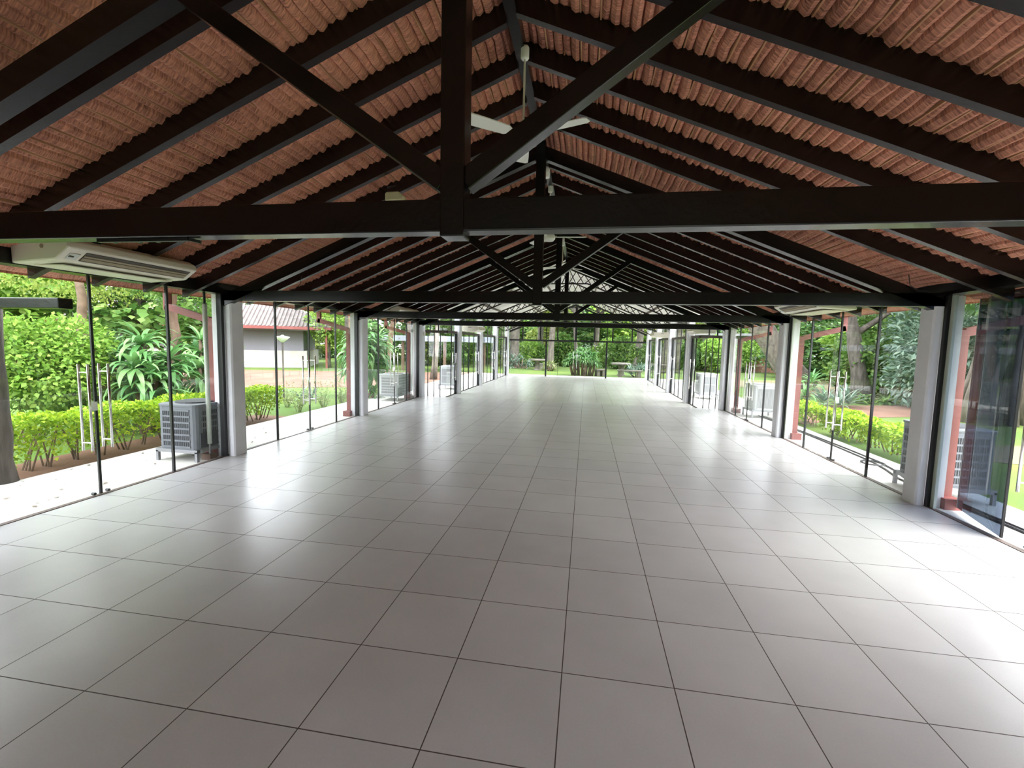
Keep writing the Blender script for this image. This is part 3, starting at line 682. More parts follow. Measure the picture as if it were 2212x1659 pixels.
condenser('white condenser unit outside the right of the far hall', (4.45, 15.6, zg_), 0.0, 0.62, 0.8, 0.70, 0.18, 'condenser_white', 'coil_grey', 2)
for k, x in enumerate((4.86, 4.95)):
    pts = [(x + 0.03 * math.sin(y * 0.9 + k) - (0.25 if y < 5.3 else 0.25 * max(0, 6.3 - y)), y, -0.006) for y in [0.5 + 0.5 * i for i in range(23)]]
    tag(MB().tube(pts, 0.013, 6).build('hose', 'hose_black'), 'dark hose lying along the right walkway, the one %s the glass' % ('nearer', 'farther from')[k], 'hose')
tag(MB().tube([(4.78 + 0.16 * math.cos(a * PI / 8), 6.35 + 0.16 * math.sin(a * PI / 8), -0.004 + a * 0.0006) for a in range(25)], 0.012, 6).build('hose', 'hose_black'), 'small coil of hose on the right walkway', 'hose')
lf = MB(); r = random.Random(4)
for k in range(60):
    x = r.uniform(-6.8, -5.6); y = r.uniform(1.5, 8); a = r.uniform(0, 6.28); s = r.uniform(0.02, 0.05)
    c, d = math.cos(a) * s, math.sin(a) * s
    lf.add([(x - c, y - d, -0.016), (x + d * .4, y - c * .4, -0.012), (x + c, y + d, -0.010), (x - d * .4, y + c * .4, -0.008)], [(0, 1, 2, 3)])
o = tag(lf.build('fallen_leaves', 'dry_leaf'), 'scattered dry leaves on the left walkway', 'leaves'); o['kind'] = 'stuff'

# ------------------------------------------------------------------ plants
def leaf_arrays(P, D, Nn, size, wid, rng, fold=0.25):
    """P positions, D directions, Nn rough normals -> folded rhombus leaves"""
    n = len(P)
    D = D / np.linalg.norm(D, axis=1)[:, None]; W = np.cross(D, Nn); W /= (np.linalg.norm(W, axis=1)[:, None] + 1e-9); U = np.cross(W, D)
    s = size * rng.uniform(0.7, 1.3, (n, 1))
    tip = P + D * s - U * s * 0.12; mid = P + D * s * 0.5 + U * s * 0.05
    l = mid + W * s * wid + U * s * fold * wid; r_ = mid - W * s * wid + U * s * fold * wid
    V = np.stack([P, l, tip, r_], 1).reshape(-1, 3)
    F = (np.arange(n) * 4)[:, None] + np.array([[0, 1, 2, 3]])
    return V, F
def mesh_np(name, V, F, m, parent=None):
    me = bpy.data.meshes.new(name); me.vertices.add(len(V)); me.vertices.foreach_set('co', V.astype(np.float32).ravel())
    k = F.shape[1]; me.loops.add(F.size); me.loops.foreach_set('vertex_index', F.astype(np.int32).ravel())
    me.polygons.add(len(F)); me.polygons.foreach_set('loop_start', np.arange(0, F.size, k, dtype=np.int32))
    me.update(calc_edges=True); me.validate(); me.materials.append(M[m])
    o = bpy.data.objects.new(name, me); COL.objects.link(o)
    if parent: o.parent = parent
    return o
def crown(rng, blobs, n, size, wid=0.32, shell=0.55, droop=0.35):
    """leaves gathered in clumps in a set of ellipsoids (cx,cy,cz,rx,ry,rz)"""
    vol = np.array([b[3] * b[4] * b[5] for b in blobs]) ** 0.67; pr = vol / vol.sum()
    idx = rng.choice(len(blobs), n, p=pr); B = np.array(blobs)[idx]
    nc = max(8, n // 28)
    v = rng.normal(size=(n, 3)); v /= np.linalg.norm(v, axis=1)[:, None]
    cl = rng.normal(size=(nc, 3)); cl /= np.linalg.norm(cl, axis=1)[:, None]
    c = cl[rng.integers(0, nc, n)]; v = v * 0.33 + c * 0.9; v /= np.linalg.norm(v, axis=1)[:, None]
    rad = rng.uniform(shell, 1.0, (n, 1)) ** 0.5 + rng.normal(0, 0.05, (n, 1))
    P = B[:, :3] + v * rad * B[:, 3:]
    D = v * 0.8 + rng.normal(size=(n, 3)) * 0.55 + np.array([0, 0, -droop]); Nn = v * 0.6 + rng.normal(size=(n, 3)) * 0.4 + np.array([0, 0, 0.8])
    return leaf_arrays(P, D, Nn, size, wid, rng)
def trunk_mesh(h, r0, r1, lean=(0, 0), seed=0, branches=4, crown_r=1.5, n=10, flare=1.35):
    r = random.Random(seed); m = MB(); k = 9; pts = []; rad = []
    for i in range(k):
        t = i / (k - 1); pts.append((lean[0] * t + r.uniform(-1, 1) * 0.04 * h * 0.3 * t, lean[1] * t + r.uniform(-1, 1) * 0.04 * h * 0.3 * t, h * t))
        rad.append((r0 + (r1 - r0) * t) * (flare if i == 0 else 1.1 if i == 1 else 1.0) * r.uniform(0.93, 1.07))
    m.tube(pts, rad, n)
    for b in range(branches):
        t = r.uniform(0.55, 0.98); i = int(t * (k - 1)); p = Vector(pts[i]); a = 2 * PI * b / max(1, branches) + r.uniform(-0.5, 0.5)
        q = p + Vector((math.cos(a) * crown_r * 0.35, math.sin(a) * crown_r * 0.35, crown_r * 0.30)); e = p + Vector((math.cos(a) * crown_r * 0.8, math.sin(a) * crown_r * 0.8, crown_r * r.uniform(0.4, 0.8)))
        m.tube([p, q, e], [r1 * 0.8, r1 * 0.5, r1 * 0.18], 7)
    return m
def tree(name, label, loc, h, r0, blobs, n, size, leaf, bark='bark_grey', lean=(0, 0), seed=0, group=None, r1=None, rz=0.0, cat='tree', branches=5, wid=0.32):
    t = thing(name, label, cat, loc, rz, group)
    trunk_mesh(h, r0, r1 or r0 * 0.6, lean, seed, branches, blobs[0][3]).build('trunk', bark, t, smooth=True)
    rng = np.random.default_rng(seed + 100); V, F = crown(rng, blobs, n, size, wid)
    mesh_np('foliage', V, F, leaf, t)
    return t
def straps(rng, base, n, length, width, elev=(0.1, 1.3), droop=1.0, segs=6, twist=0.0):
    """arching strap leaves from one point"""
    V = []; F = []
    for k in range(n):
        a = rng.uniform(0, 2 * PI); e = rng.uniform(*elev); L_ = length * rng.uniform(0.7, 1.15); w_ = width * rng.uniform(0.8, 1.2)
        p = np.array(base, float); d = e; o = len(V); st = L_ / segs
        side = np.array([-math.sin(a), math.cos(a), 0.0])
        for i in range(segs + 1):
            t = i / segs; ww = w_ * (0.35 + 1.6 * t) if t < 0.35 else w_ * max(0.03, (1 - t) / 0.65) ** 0.75
            up = np.array([-math.sin(d) * math.cos(a), -math.sin(d) * math.sin(a), math.cos(d)])
            V += [p + side * ww, p - up * ww * 0.35, p - side * ww]
            p = p + np.array([math.cos(d) * math.cos(a), math.cos(d) * math.sin(a), math.sin(d)]) * st
            d -= droop * (0.5 + t) * 2.0 / segs
        for i in range(segs):
            b = o + 3 * i; F += [(b, b + 1, b + 4, b + 3), (b + 1, b + 2, b + 5, b + 4)]
    return np.array(V), np.array(F)
def rosette_plant(label, loc, heads, n, length, width, leaf='leaf_strap', stem='bark_tan', name='dracaena', cat='plant', droop=1.0, elev=(-0.2, 1.4), seed=0, group=None, sr=0.045, skirt=0, flare=0.35):
    t = thing(name, label, cat, loc, 0, group); rng = np.random.default_rng(seed); st = MB(); Vs = []; Fs = []; o = 0
    for hx, hy, hz in heads:
        if hz > 0.12: st.tube([(hx * flare, hy * flare, 0), (hx * (1 + flare) / 2, hy * (1 + flare) / 2, hz * 0.5), (hx, hy, hz)], [sr * 1.2, sr, sr * 0.8], 7)
        for q in range(1 + skirt):
            V, F = straps(rng, (hx, hy, hz - 0.28 * q), n, length, width, (elev[0] - 0.3 * q, elev[1] - 0.5 * q), droop)
            Vs.append(V); Fs.append(F + o); o += len(V)
    if st.v: st.build('stem', stem, t, smooth=True)
    mesh_np('leaves', np.vstack(Vs), np.vstack(Fs), leaf, t)
    return t
def bush(name, label, loc, blobs, n, size, leaf, seed, cat='bush', group=None, stems=6, wid=0.34, bark='bark_tan'):
    t = thing(name, label, cat, loc, 0, group); r = random.Random(seed); m = MB()
    for k in range(stems):
        b = r.choice(blobs); x, y = b[0] + r.uniform(-.4, .4) * b[3], b[1] + r.uniform(-.4, .4) * b[4]; z = b[2]
        m.tube([(x * 0.8, y * 0.97, 0), (x * 0.9 + r.uniform(-.05, .05), y, z * 0.5), (x, y, z)], [0.018, 0.014, 0.008], 6)
    m.build('stems', bark, t)
    rng = np.random.default_rng(seed); V, F = crown(rng, blobs, n, size, wid, 0.3, 0.1); V[:, 2] = np.maximum(V[:, 2], 0.03)
    mesh_np('foliage', V, F, leaf, t)
    return t
def hedge(label, x0, x1, y0, y1, h, n, size, seed, z0=0.16):
    t = thing('hedge', label, 'hedge', ((x0 + x1) / 2, (y0 + y1) / 2, -0.06)); r = random.Random(seed); rng = np.random.default_rng(seed)
    hx, hy = (x1 - x0) / 2, (y1 - y0) / 2; m = MB(); y = -hy + 0.15
    while y < hy:
        for k in range(4):
            a = r.uniform(0, 6.28); x = r.uniform(-0.3, 0.3) * hx
            m.tube([(x, y, 0), (x + 0.08 * math.cos(a), y + 0.1 * math.sin(a), h * 0.4), (x + 0.18 * math.cos(a), y + 0.24 * math.sin(a), h * 0.85)], [0.014, 0.010, 0.005], 5)
        y += r.uniform(0.22, 0.4)
    m.build('stems', 'bark_tan', t)
    u = rng.uniform(-1, 1, (n, 2)); hz = rng.uniform(0, 1, n) ** 0.55
    top = rng.random(n) < 0.45
    P = np.stack([u[:, 0] * hx, u[:, 1] * hy, z0 + (h - z0) * np.where(top, rng.uniform(0.9, 1.05, n), hz)], 1)
    P[:, 2] += 0.03 * np.sin(P[:, 1] * 5.0) + 0.02 * np.sin(P[:, 1] * 13)
    edge = ~top & (rng.random(n) < 0.75); P[edge, 0] = np.sign(u[edge, 0]) * hx * rng.uniform(0.85, 1.1, edge.sum())
    D = rng.normal(size=(n, 3)) * 0.7 + np.stack([u[:, 0] * 0.6, 0 * hz, 0.6 * top], 1); Nn = rng.normal(size=(n, 3)) * 0.5 + np.array([0, 0, 1])
    V, F = leaf_arrays(P, D, Nn, size, 0.34, rng); mesh_np('foliage', V, F, 'leaf_hedge', t)
    return t
hedge('long clipped yellow green hedge beside the left walkway', -7.72, -7.05, 2.62, 7.85, 0.70, 11000, 0.062, 21)
for k, (y0, y1, h) in enumerate(((6.1, 8.0, 0.50), (8.35, 9.5, 0.50), (10.3, 11.7, 0.46))):
    hedge('low green hedge clump beside the right walkway, %s' % ('nearest the camera', 'the middle one', 'farthest from the camera')[k], 5.42, 6.05, y0, y1, h, 3000, 0.07, 31 + k, 0.1)
# porch post at the far left, with its timber tie
t = thing('timber_post', 'thick weathered round post at the far left beside the hedge', 'post', (-6.97, 2.53, -0.05))
r = random.Random(2)
MB().tube([(r.uniform(-.012, .012), r.uniform(-.012, .012), z) for z in [0.307 * i for i in range(8)]], [0.15, 0.135, 0.13, 0.126, 0.124, 0.118, 0.122, 0.118], 14).build('post', 'bark_grey', t, smooth=True)
tag(MB().box(-7.3, -5.82, 2.45, 2.60, 2.10, 2.22).build('timber_beam', 'black_timber', bevel=0.01), 'dark timber beam resting on the round post at the far left', 'beam')
# trees and shrubs on the left
tree('tree', 'spreading tree with pale trunk behind the left hedge, crown over the shrubs', (-10.2, 6.0, -0.1), 3.0, 0.13, [(0, 0, 4.0, 2.0, 2.0, 1.0), (1.4, -1.6, 3.45, 1.5, 1.5, 0.55), (1.6, 0.9, 3.5, 1.3, 1.6, 0.5), (-1.4, 1, 3.6, 1.6, 1.6, 1.0), (0.8, -3.0, 3.3, 1.3, 1.3, 0.6)], 15000, 0.075, 'leaf_olive', 'bark_tan', seed=1, branches=0)
tree('tree', 'leafy tree with reddish brown trunk between the two big strap leaved clumps', (-9.0, 6.95, -0.1), 3.0, 0.13, [(0, 0, 3.9, 1.5, 1.5, 0.9), (0.7, 0.9, 3.2, 0.9, 0.9, 0.45), (0.5, -0.8, 3.2, 0.9, 0.8, 0.45), (-0.8, 1.4, 3.0, 1.0, 1.0, 0.6)], 9000, 0.075, 'leaf_mid', 'brown_post', seed=2, branches=0)
bush('shrub', 'large bright green shrub behind the hedge at the far left', (-9.3, 4.7, -0.1), [(0, 0, 1.25, 0.85, 0.8, 0.75), (0.1, 0.3, 1.75, 0.7, 0.6, 0.5), (-0.2, -0.4, 1.6, 0.7, 0.6, 0.6), (0.1, 0.5, 0.9, 0.6, 0.6, 0.5)], 11000, 0.085, 'leaf_bright', 41)
bush('shrub', 'pale green shrub filling the far left edge behind the round post', (-10.2, 2.9, -0.1), [(0, 0, 1.1, 0.9, 0.9, 0.9), (0, 0.4, 1.7, 0.9, 0.8, 0.6)], 6000, 0.09, 'leaf_bright', 42)
bush('shrub', 'dark green shrub low behind the hedge between the bright shrub and the strap leaves', (-9.9, 6.3, -0.1), [(0, 0, 0.9, 0.9, 0.9, 0.8), (0.2, -0.4, 1.4, 0.7, 0.7, 0.6)], 6000, 0.08, 'leaf_deep', 43)
rosette_plant('big strap leaved plant left of the reddish trunk behind the hedge', (-8.5, 5.75, -0.1), [(0, 0, 1.75), (0.35, 0.25, 1.45), (-0.35, 0.2, 1.5), (0.2, -0.35, 1.3), (0.05, 0.1, 1.0), (0.4, -0.1, 1.05)], 26, 0.72, 0.062, seed=51, skirt=1, droop=1.15)
rosette_plant('big strap leaved plant right of the reddish trunk behind the hedge', (-8.35, 6.95, -0.1), [(0, 0, 1.85), (0.25, 0.3, 1.6), (-0.3, 0.2, 1.45), (0.2, -0.25, 1.25), (0.1, 0.1, 0.9)], 24, 0.68, 0.06, seed=52, skirt=1, droop=1.15)
rosette_plant('tall broad leaved plant standing by the pale condenser, third left bay', (-7.25, 12.3, -0.1), [(0, 0, 2.15), (0.3, 0.3, 1.9), (-0.35, 0.2, 1.8), (0.1, -0.4, 1.65), (-0.2, -0.2, 1.45), (0.35, -0.1, 1.5)], 34, 0.85, 0.075, seed=53, skirt=2, droop=1.2)
rosette_plant('low strap leaved plant at the foot of the tall broad leaved plant', (-6.75, 11.6, -0.1), [(0, 0, 0.35), (0.1, 0.15, 0.2)], 26, 0.6, 0.03, seed=54, droop=0.9)
rosette_plant('clump of spiky leaves around the foot of the lamp post', (-9.3, 10.8, -0.1), [(0, 0, 0.05), (0.6, 0.1, 0.05), (-0.5, 0.2, 0.05), (0.9, 0.3, 0.05)], 24, 0.55, 0.028, 'leaf_grey', seed=55, droop=0.6, elev=(0.2, 1.3), name='agave')
t = thing('lamp_post', 'slim garden lamp post with a white cone shade on the left lawn', 'lamp', (-9.1, 10.7, -0.1))
MB().tube([(0, 0, 0), (0, 0, 1.85)], 0.024, 8).build('post', 'bark_grey', t)
MB().lathe([(0.035, 1.80), (0.20, 1.95), (0.205, 1.965), (0.05, 2.0), (0.02, 2.03)], (0, 0, 0), 20).build('shade', 'lamp_white', t, smooth=True)
for k, (x, y) in enumerate(((-7.35, 8.9), (-7.2, 9.8), (-7.3, 10.9), (-7.1, 11.4), (-8.2, 9.6))):
    tt = thing('wild_flower', 'wispy wild flower tuft on the left lawn edge', 'plant', (x, y, -0.1), group='wispy tufts along the left lawn edge'); rng = np.random.default_rng(60 + k); st = MB(); P = []
    for q in range(16):
        a = rng.uniform(0, 6.28); sp = rng.uniform(0.1, 0.4); h = rng.uniform(0.35, 0.8); e = (sp * math.cos(a), sp * math.sin(a), h)
        st.tube([(0.15 * e[0], 0.15 * e[1], 0), (0.5 * e[0], 0.5 * e[1], h * 0.6), e], [0.006, 0.004, 0.002], 4)
        for z in np.linspace(0.25, 1, 9): P.append((e[0] * z, e[1] * z, h * z))
    st.build('stems', 'leaf_wild', tt); P = np.array(P); V, F = leaf_arrays(P, rng.normal(size=P.shape) + [0, 0, 0.3], rng.normal(size=P.shape) + [0, 0, 1], 0.07, 0.25, rng); mesh_np('leaves', V, F, 'leaf_wild', tt)
tree('tree', 'slim pale trunked tree at the far end of the second left bay', (-9.1, 14.8, -0.1), 5.0, 0.13, [(0, 0, 5.6, 2.0, 2.0, 1.4), (1.2, 0.5, 4.8, 1.4, 1.4, 0.9)], 3500, 0.2, 'leaf_mid', 'bark_tan', seed=5)
tree('tree', 'big dark trunked tree between the house and the blue canopy', (-15.3, 26.0, -0.1), 7, 0.5, [(0, 0, 7.5, 4.5, 4.5, 2.6), (2, -1, 6, 3, 3, 1.6)], 6000, 0.3, 'leaf_mid', 'bark_grey', seed=6)
tree('tree', 'small light green tree standing beside the house corner', (-17.2, 26.5, -0.1), 2.4, 0.10, [(0, 0, 3.0, 1.5, 1.5, 1.2), (0.6, 0.6, 2.3, 1.2, 1.2, 0.8)], 3500, 0.18, 'leaf_bright', 'bark_grey', seed=7)
for k, (x, y, rr) in enumerate(((-9.9, 23.2, 0.22), (-8.6, 21.0, 0.16), (-7.6, 20.2, 0.15), (-12.2, 24.6, 0.2))):
    tree('tree', 'tall bare trunked tree near the blue canopy, %s' % ('thickest one in front of it', 'second from the far hall', 'nearest the far hall', 'leftmost, at its end')[k], (x, y, -0.1), 6.2, rr, [(0, 0, 7, 2.4, 2.4, 1.6)], 2600, 0.25, 'leaf_mid', 'bark_tan' if k % 2 else 'bark_pale', seed=80 + k, lean=(0.4 * (k - 1), 0.2))
# house on the left
t = thing('house', 'low house with tiled roof, red eave and two tone wall across the left lawn', 'house', (-18.8, 26.0, -0.1), math.radians(26))
MB().box(-14, 0, 0, 6, 1.05, 2.7).build('wall', 'house_grey', t)
MB().box(-14, 0.25, -0.35, 6, 0, 1.12).build('parapet', 'house_white', t)
MB().box(-14, 0.9, -1.0, -0.05, 2.45, 2.62).build('soffit', 'house_grey', t)
rf = MB(); v = [(-15, -1.35, 2.66), (1.9, -1.35, 2.66), (-2.4, 3.2, 5.1), (-15, 3.2, 5.1), (1.9, 7.6, 2.66), (-15, 7.6, 2.66)]
rf.add(v + [(x, y, z - 0.1) for x, y, z in v], [(0, 1, 2, 3), (1, 4, 2), (3, 2, 4, 5), (6, 9, 8, 7), (7, 8, 10), (9, 11, 10, 8), (0, 6, 7, 1), (1, 7, 10, 4)])
rfo = rf.build('roof', 'tile_roof', t)
ri = MB()
for k in range(70):
    x = -15 + 0.24 * k; u = min(1.0, max(0.0, (1.9 - x) / 4.3)) if x > -2.4 else 1.0
    ri.tube([(x, -1.36, 2.70), (x, -1.36 + 4.55 * u, 2.70 + 2.44 * u)], 0.055, 6)
ri.build('roof_tiles', 'tile_roof', rfo)
MB().box(-15, 1.95, -1.42, -1.34, 2.52, 2.70).build('fascia', 'red_steel', t)
MB().box(1.86, 1.95, -1.42, 7.6, 2.52, 2.70).build('fascia', 'red_steel', t)
MB().box(1.5, 1.62, -1.2, -1.08, 0, 2.6).build('post', 'red_steel', t)
t = thing('canopy', 'long pale blue canopy on posts beyond the left lawn', 'canopy', (-10.4, 26.0, -0.1), math.radians(4))
MB().box(-4.6, 4.4, 0, 3.0, 1.95, 2.30).build('roof', 'canopy_blue', t)
for x in (-4.2, -1.4, 1.4, 4.0): MB().box(x - 0.08, x + 0.08, 0.3, 0.46, 0, 1.96).build('post', 'brown_post', t)
m = MB(); [m.lathe([(0.05, 0), (0.05, 0.02)], (-4.0 + 0.62 * k, 0, 0), 8) for k in range(14)]
o = m.build('vent_holes', 'steel_grey', t); o.matrix_local = Matrix.Translation((0, -0.005, 2.10)) @ Matrix.Rotation(PI / 2, 4, 'X')

# right side
tree('tree', 'old leaning pale barked tree with a heavy trunk beyond the third right bay', (10.7, 22.6, -0.1), 6.8, 0.62, [(-3, 0, 8, 4, 4, 2.0), (0, 0, 8.5, 4, 4, 2.2)], 6000, 0.28, 'leaf_mid', 'bark_pale', lean=(-4.9, -0.6), seed=9, r1=0.42)
tree('tree', 'dark trunked tree forking beside the leaning tree', (11.6, 19.2, -0.1), 5.2, 0.30, [(0, 0, 6.4, 3.4, 3.4, 1.8), (2, 1, 5.2, 2, 2, 1.2)], 5000, 0.24, 'leaf_mid', 'bark_grey', lean=(-1.0, 0.3), seed=10)
t = thing('fig_tree', 'fig tree with many pale hanging roots seen through the smoked glass', 'tree', (11.6, 12.6, -0.1)); r = random.Random(12); m = MB()
for k in range(22):
    a = r.uniform(0, 6.28); d = r.uniform(0.1, 1.1); x, y = d * math.cos(a), d * math.sin(a); rr = r.uniform(0.05, 0.16)
    m.tube([(x * 1.2, y * 1.2, 0), (x + r.uniform(-.1, .1), y + r.uniform(-.1, .1), 1.2), (x * 0.7 + r.uniform(-.1, .1), y * 0.7, 2.6), (x * 0.5, y * 0.5, 4.6)], [rr * 1.3, rr, rr * 0.9, rr * 1.1], 8)
m.build('trunk', 'bark_pale', t, smooth=True); rng = np.random.default_rng(12)
V, F = crown(rng, [(0, 0, 5.4, 4.2, 4.2, 1.9), (1.5, 2, 4.3, 2.4, 2.4, 1.2), (-1.5, -1, 4.4, 2, 2.4, 1.1)], 8000, 0.2); mesh_np('foliage', V, F, 'leaf_deep', t)
bush('shrub', 'large drooping grey green shrub behind the right lawn, left of the fig tree', (12.6, 15.8, -0.1), [(0, 0, 1.7, 1.9, 1.9, 1.6), (0.5, 1.5, 2.6, 1.7, 1.7, 1.5), (-1, -0.2, 1.0, 1.2, 1.2, 0.9), (0.6, -1.2, 2.2, 1.4, 1.4, 1.2)], 9000, 0.24, 'leaf_grey', 71, wid=0.16)
bush('shrub', 'broad mid green shrub behind the right lawn, in the second right bay', (13.2, 19.6, -0.1), [(0, 0, 1.6, 2.0, 2.0, 1.5), (0.5, 1.6, 2.7, 2.0, 2.0, 1.5), (-1.1, 0.6, 1.0, 1.3, 1.3, 0.9)], 8000, 0.22, 'leaf_mid', 72)
rosette_plant('ground cover of broad pale leaves at the foot of the right shrubs', (11.2, 16.6, -0.1), [(0.3 * i - 1.2, 0.25 * (i % 3), 0.05) for i in range(9)], 16, 0.55, 0.07, 'leaf_mid', seed=73, name='ground_cover', droop=0.9, elev=(0.2, 1.2))
rosette_plant('grey green agave clump beside the red post, second right bay', (8.6, 15.0, -0.1), [(0, 0, 0.1), (0.5, 0.4, 0.1), (-0.3, 0.5, 0.1)], 30, 0.85, 0.045, 'leaf_grey', seed=74, name='agave', droop=0.5, elev=(0.2, 1.4))
rosette_plant('fan leaved plant behind the white framed condenser', (6.9, 13.6, -0.1), [(0, 0, 0.5), (0.3, 0.3, 0.9), (-0.3, 0.1, 0.3)], 26, 0.7, 0.04, 'leaf_strap', seed=75, droop=0.9)
t = thing('garden_house', 'small pale house with flat dark roof among the trees on the right', 'house', (13.4, 39, -0.1), math.radians(-14))
MB().box(-3.5, 3.5, 0, 4, 1.2, 3.0).build('wall', 'house_white', t)
MB().box(-3.6, 3.6, -0.1, 4, 0, 1.2).build('lower_wall', 'brick_red', t)
MB().box(-4.2, 4.2, -1.0, 4.5, 3.0, 3.2).build('roof', 'steel_grey', t)
# beyond the end wall
def stone_table(label, loc, sc=1.0, benches=2):
    t = thing('stone_table', label, 'table', loc, 0, group='stone tables on the end lawn')
    MB().lathe([(0.60, 0.70), (0.63, 0.72), (0.63, 0.80), (0.60, 0.82)], (0, 0, 0), 20).build('table_top', 'stone', t)
    MB().lathe([(0.30, 0), (0.20, 0.1), (0.17, 0.5), (0.26, 0.70)], (0, 0, 0), 12).build('pedestal', 'stone', t)
    return t
def stone_bench(label, loc, rz, L_=1.0):
    t = thing('stone_bench', label, 'bench', loc, rz, group='stone benches on the end lawn')
    MB().box(-L_ / 2, L_ / 2, -0.19, 0.19, 0.36, 0.45).build('seat', 'stone', t, bevel=0.015)
    for x in (-L_ / 2 + 0.18, L_ / 2 - 0.18): MB().box(x - 0.10, x + 0.10, -0.15, 0.15, 0, 0.36).build('leg', 'stone', t)
    return t
stone_table('round stone table on the end lawn left of the doors', (-3.5, 31.6, -0.09))
stone_bench('stone bench just behind the left round stone table', (-3.0, 33.0, -0.09), 0.1)
stone_table('round stone table on the end lawn right of the doors', (2.35, 28.4, -0.09))
stone_bench('long stone bench in front of the right stone table', (2.75, 26.8, -0.09), 0.0, 1.5)
stone_bench('short stone bench left of the right stone table', (0.95, 27.0, -0.09), 0.6, 0.75)
tt = rosette_plant('big palm like clump with several stems in the middle of the end lawn', (-0.15, 26.9, -0.09), [(0, 0, 1.2), (0.55, 0.2, 1.0), (-0.55, 0.1, 0.95), (0.3, 0.4, 1.35), (-0.3, 0.4, 1.25), (0.8, 0.1, 0.75), (-0.8, 0.2, 0.75), (0.2, -0.3, 0.9), (0.0, 0.5, 1.5), (0.6, 0.4, 1.2), (-0.6, 0.4, 1.15)], 60, 0.62, 0.04, 'leaf_strap', 'bark_tan', 'palm_clump', seed=91, droop=1.15, sr=0.08, flare=0.75)
rosette_plant('broad dark agave at the right corner of the end lawn', (3.2, 27.4, -0.09), [(0, 0, 0.25), (0.3, 0.2, 0.35), (-0.3, 0.1, 0.15)], 26, 0.8, 0.06, 'leaf_grey', seed=92, name='agave', droop=0.7, elev=(0.1, 1.4))
rosette_plant('silvery bush at the foot of the left end tree', (-5.0, 33.0, -0.09), [(0.45 * (i % 4) - 0.7, 0.3 * (i // 4), 0.15 + 0.3 * (i % 3)) for i in range(9)], 20, 0.6, 0.05, 'leaf_grey', seed=93, name='bush', droop=0.8)
rosette_plant('variegated plant at the foot of the rooted tree', (-2.5, 31.0, -0.09), [(0.25 * (i % 4) - 0.4, 0.2 * (i // 4), 0.1 + 0.2 * (i % 3)) for i in range(8)], 18, 0.45, 0.045, 'leaf_wild', seed=94, name='bush', droop=0.8)
ends = [('tall tree with thick straight trunk left on the end lawn', (-5.9, 35.5), 0.42, (0.1, 0), 'bark_pale'), ('slender creeper clad tree at the far left of the end lawn', (-8.0, 34.5), 0.17, (0.2, 0), 'bark_grey'),
        ('tree with spreading pale roots just right of the left door post', (-2.7, 33.2), 0.24, (0.3, 0.2), 'bark_pale'), ('tree with dark trunk behind the palm clump', (-0.6, 33), 0.14, (-0.6, 0), 'bark_grey'),
        ('tall pale trunk far behind the palm clump', (0.9, 40), 0.25, (0.1, 0), 'bark_pale'), ('tall trunk behind the right stone table', (4.2, 36.5), 0.30, (0.4, 0), 'bark_pale'),
        ('leaning pale tree at the right edge of the end lawn', (5.6, 33.0), 0.34, (1.3, 0), 'bark_pale'), ('second pale trunk at the right edge of the end lawn', (6.7, 33.5), 0.26, (0.3, 0), 'bark_pale'), ('dark trunk in the shade left of the palm clump', (-4.4, 42), 0.3, (0, 0), 'bark_grey')]
for k, (lb, (x, y), rr, ln, bk) in enumerate(ends):
    tree('tree', lb, (x, y, -0.1), 7.0, rr, [(0, 0, 8.2, 3.4, 3.4, 2.0), (1, 0.5, 6.6, 2.2, 2.2, 1.0)], 3000, 0.3, ('leaf_mid', 'leaf_olive')[k % 2], bk, lean=ln, seed=110 + k, r1=rr * 0.75)
t = thing('brick_pile', 'heap of red bricks at the far left of the end lawn', 'bricks', (-8.1, 37.5, -0.1)); r = random.Random(5); m = MB()
for k in range(70):
    a = r.uniform(0, 6.28); d = r.uniform(0, 1.1); z = max(0.05, 0.75 * (1 - d)) * r.uniform(0.5, 1); p = Vector((d * math.cos(a), d * math.sin(a), z)); b = r.uniform(0, 6.28)
    m.bar(p, p + Vector((0.24 * math.cos(b), 0.24 * math.sin(b), r.uniform(-.1, .1))), 0.12, 0.07)
m.lathe([(1.15, 0), (0.7, 0.4), (0.1, 0.7)], (0, 0, 0), 10); m.build('bricks', 'brick_red', t)['kind'] = 'stuff'
# dense trees closing the view: five kinds, copied
kinds = []
spec = [('leaf_mid', [(0, 0, 2.2, 2.4, 2.2, 2.0), (0.8, 0.4, 4.6, 2.6, 2.4, 2.0), (-1.2, 0.2, 3.8, 2.0, 2.0, 1.6), (0, 0, 6.4, 2.2, 2.2, 1.5)]),
        ('leaf_bright', [(0, 0, 1.8, 2.2, 2.2, 1.7), (0.6, 0.3, 3.8, 2.3, 2.3, 1.6), (-1.0, 0, 5.2, 2.0, 2.0, 1.4)]),
        ('leaf_deep', [(0, 0, 2.6, 2.6, 2.4, 2.4), (0.3, 0.3, 5.2, 2.8, 2.6, 2.2), (0, 0, 7.4, 2.2, 2.2, 1.4)]),
        ('leaf_olive', [(0, 0, 3.6, 2.6, 2.4, 1.8), (1.4, 0.4, 5.4, 2.2, 2.2, 1.5), (-1.3, 0, 2.0, 1.6, 1.6, 1.4), (0, 0, 7.0, 2.0, 2.0, 1.3)])]
kn = ['mid green', 'bright green', 'deep green', 'olive green']
used = {}
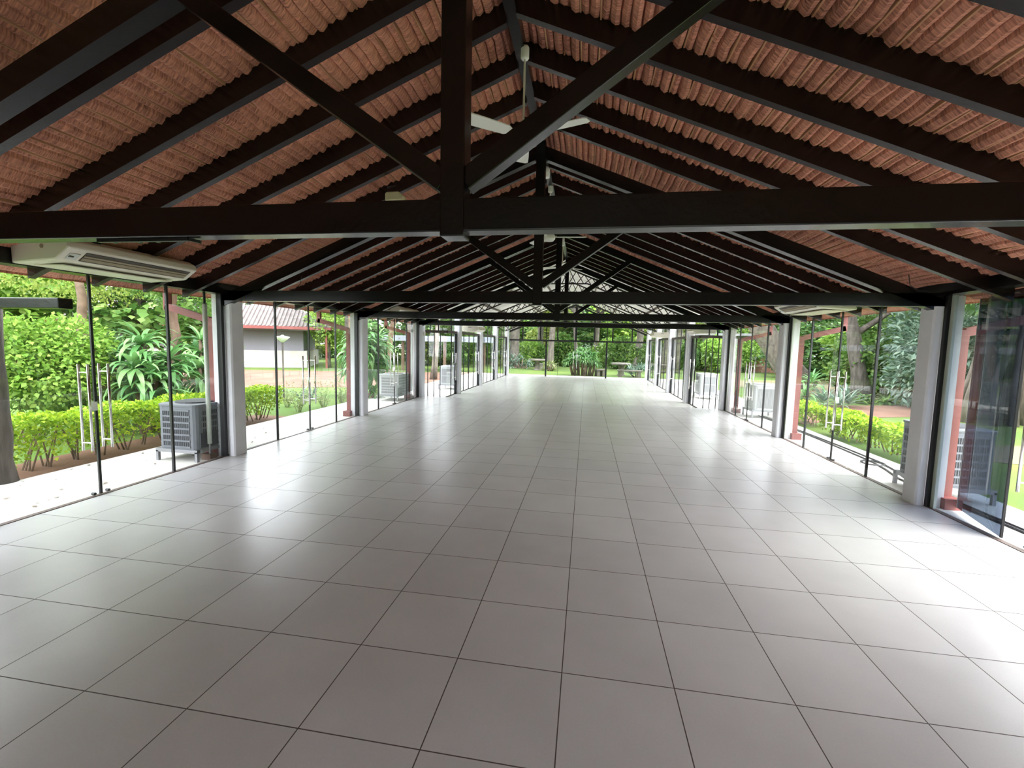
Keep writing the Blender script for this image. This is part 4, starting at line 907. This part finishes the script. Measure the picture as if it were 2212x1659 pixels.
def backdrop(kind, x, y, sc, where):
    lb = 'dense %s tree closing the view %s' % (kn[kind], where); gp = 'dense %s trees %s' % (kn[kind], where)
    if kind not in used:
        lf_, bl = spec[kind]
        t = tree('dense_tree', lb, (x, y, -0.1), 5.0, 0.16, bl, 5200, 0.34, lf_, 'bark_grey', seed=200 + kind, group=gp, branches=5, wid=0.36); used[kind] = t; t.scale = (sc, sc, sc * 0.62)
    else:
        t = dup(used[kind], (x, y, -0.1), rz=rb.uniform(0, 6.28), label=lb, scale=(sc, sc, sc * rb.uniform(0.52, 0.72))); t['group'] = gp
    return t
rb = random.Random(77)
i = 0
for row, (yy, sp, off) in enumerate(((46, 3.6, 0), (52, 4.4, 1.6), (58, 4.6, 0.5))):
    x = -22 + off
    while x < 24:
        backdrop((i * 3 + row) % 4, x + rb.uniform(-.8, .8), yy + rb.uniform(-2, 2) + 0.02 * x * x, rb.uniform(0.95, 1.3) * (1.5 if row == 2 else 1), 'beyond the end lawn'); i += 1; x += sp
for row, (d, sp) in enumerate(((0, 4.0), (6.5, 5.0), (12.5, 5.5))):
    y = -4.0
    while y < 46:
        backdrop((i * 3 + row) % 4, 22 + d + 0.06 * (y - 15) + rb.uniform(-1.2, 1.2), y + rb.uniform(-1, 1), rb.uniform(0.95, 1.3) * (1.5 if row == 2 else 1), 'beyond the right lawn'); i += 1; y += sp
    y = -6.0
    while y < 50:
        if not (row == 0 and 16 < y < 38): backdrop((i * 3 + row) % 4, -(19.5 if y < 16 else 27) - d * 1.3 + rb.uniform(-1.2, 1.2), y + rb.uniform(-1, 1), rb.uniform(0.95, 1.3) * (1.5 if row == 2 else 1), 'beyond the left lawn'); i += 1
        y += sp

for k, (x, y) in enumerate(((14.6, 31.5), (17.4, 35.5), (18.6, 30.0), (16.0, 26.5))): backdrop((2, 0, 2, 1)[k], x, y, 0.95, 'beyond the right lawn')
for k, (x, y) in enumerate(((-9.5, 33.5), (-12.8, 35.5), (-16.0, 34.0), (-19.5, 36.0), (-14.2, 40.0))): backdrop((0, 3, 2, 1, 0)[k], x, y, 1.05, 'beyond the left lawn')
for k in range(5): backdrop(k % 4, -8 + 4.4 * k, -14 - (k % 2), 1.1, 'in the glass reflections, added out of frame behind the camera')  # unseen trees, added so the far glass reflects foliage instead of bright sky
ub = None; ru = random.Random(31)
for k in range(26):
    x = -13 + k * 1.12; y = 38.5 + ru.uniform(-2.2, 2.2); lb = 'leafy undergrowth bush at the edge of the end lawn'
    if k < 2:
        u = bush('undergrowth_bush', lb if k == 0 else lb, (x, y, -0.1), [(0, 0, 0.9, 1.0, 0.9, 0.9), (0.4, 0.2, 1.6, 0.9, 0.8, 0.8), (-0.5, 0.1, 1.3, 0.7, 0.7, 0.7)], 3500, 0.2, ('leaf_mid', 'leaf_bright')[k], 300 + k, group='undergrowth bushes at the edge of the end lawn'); ub = (ub or []) + [u]
    else: dup(ub[k % 2], (x, y, -0.1), rz=ru.uniform(0, 6.28), scale=ru.uniform(0.75, 1.25))
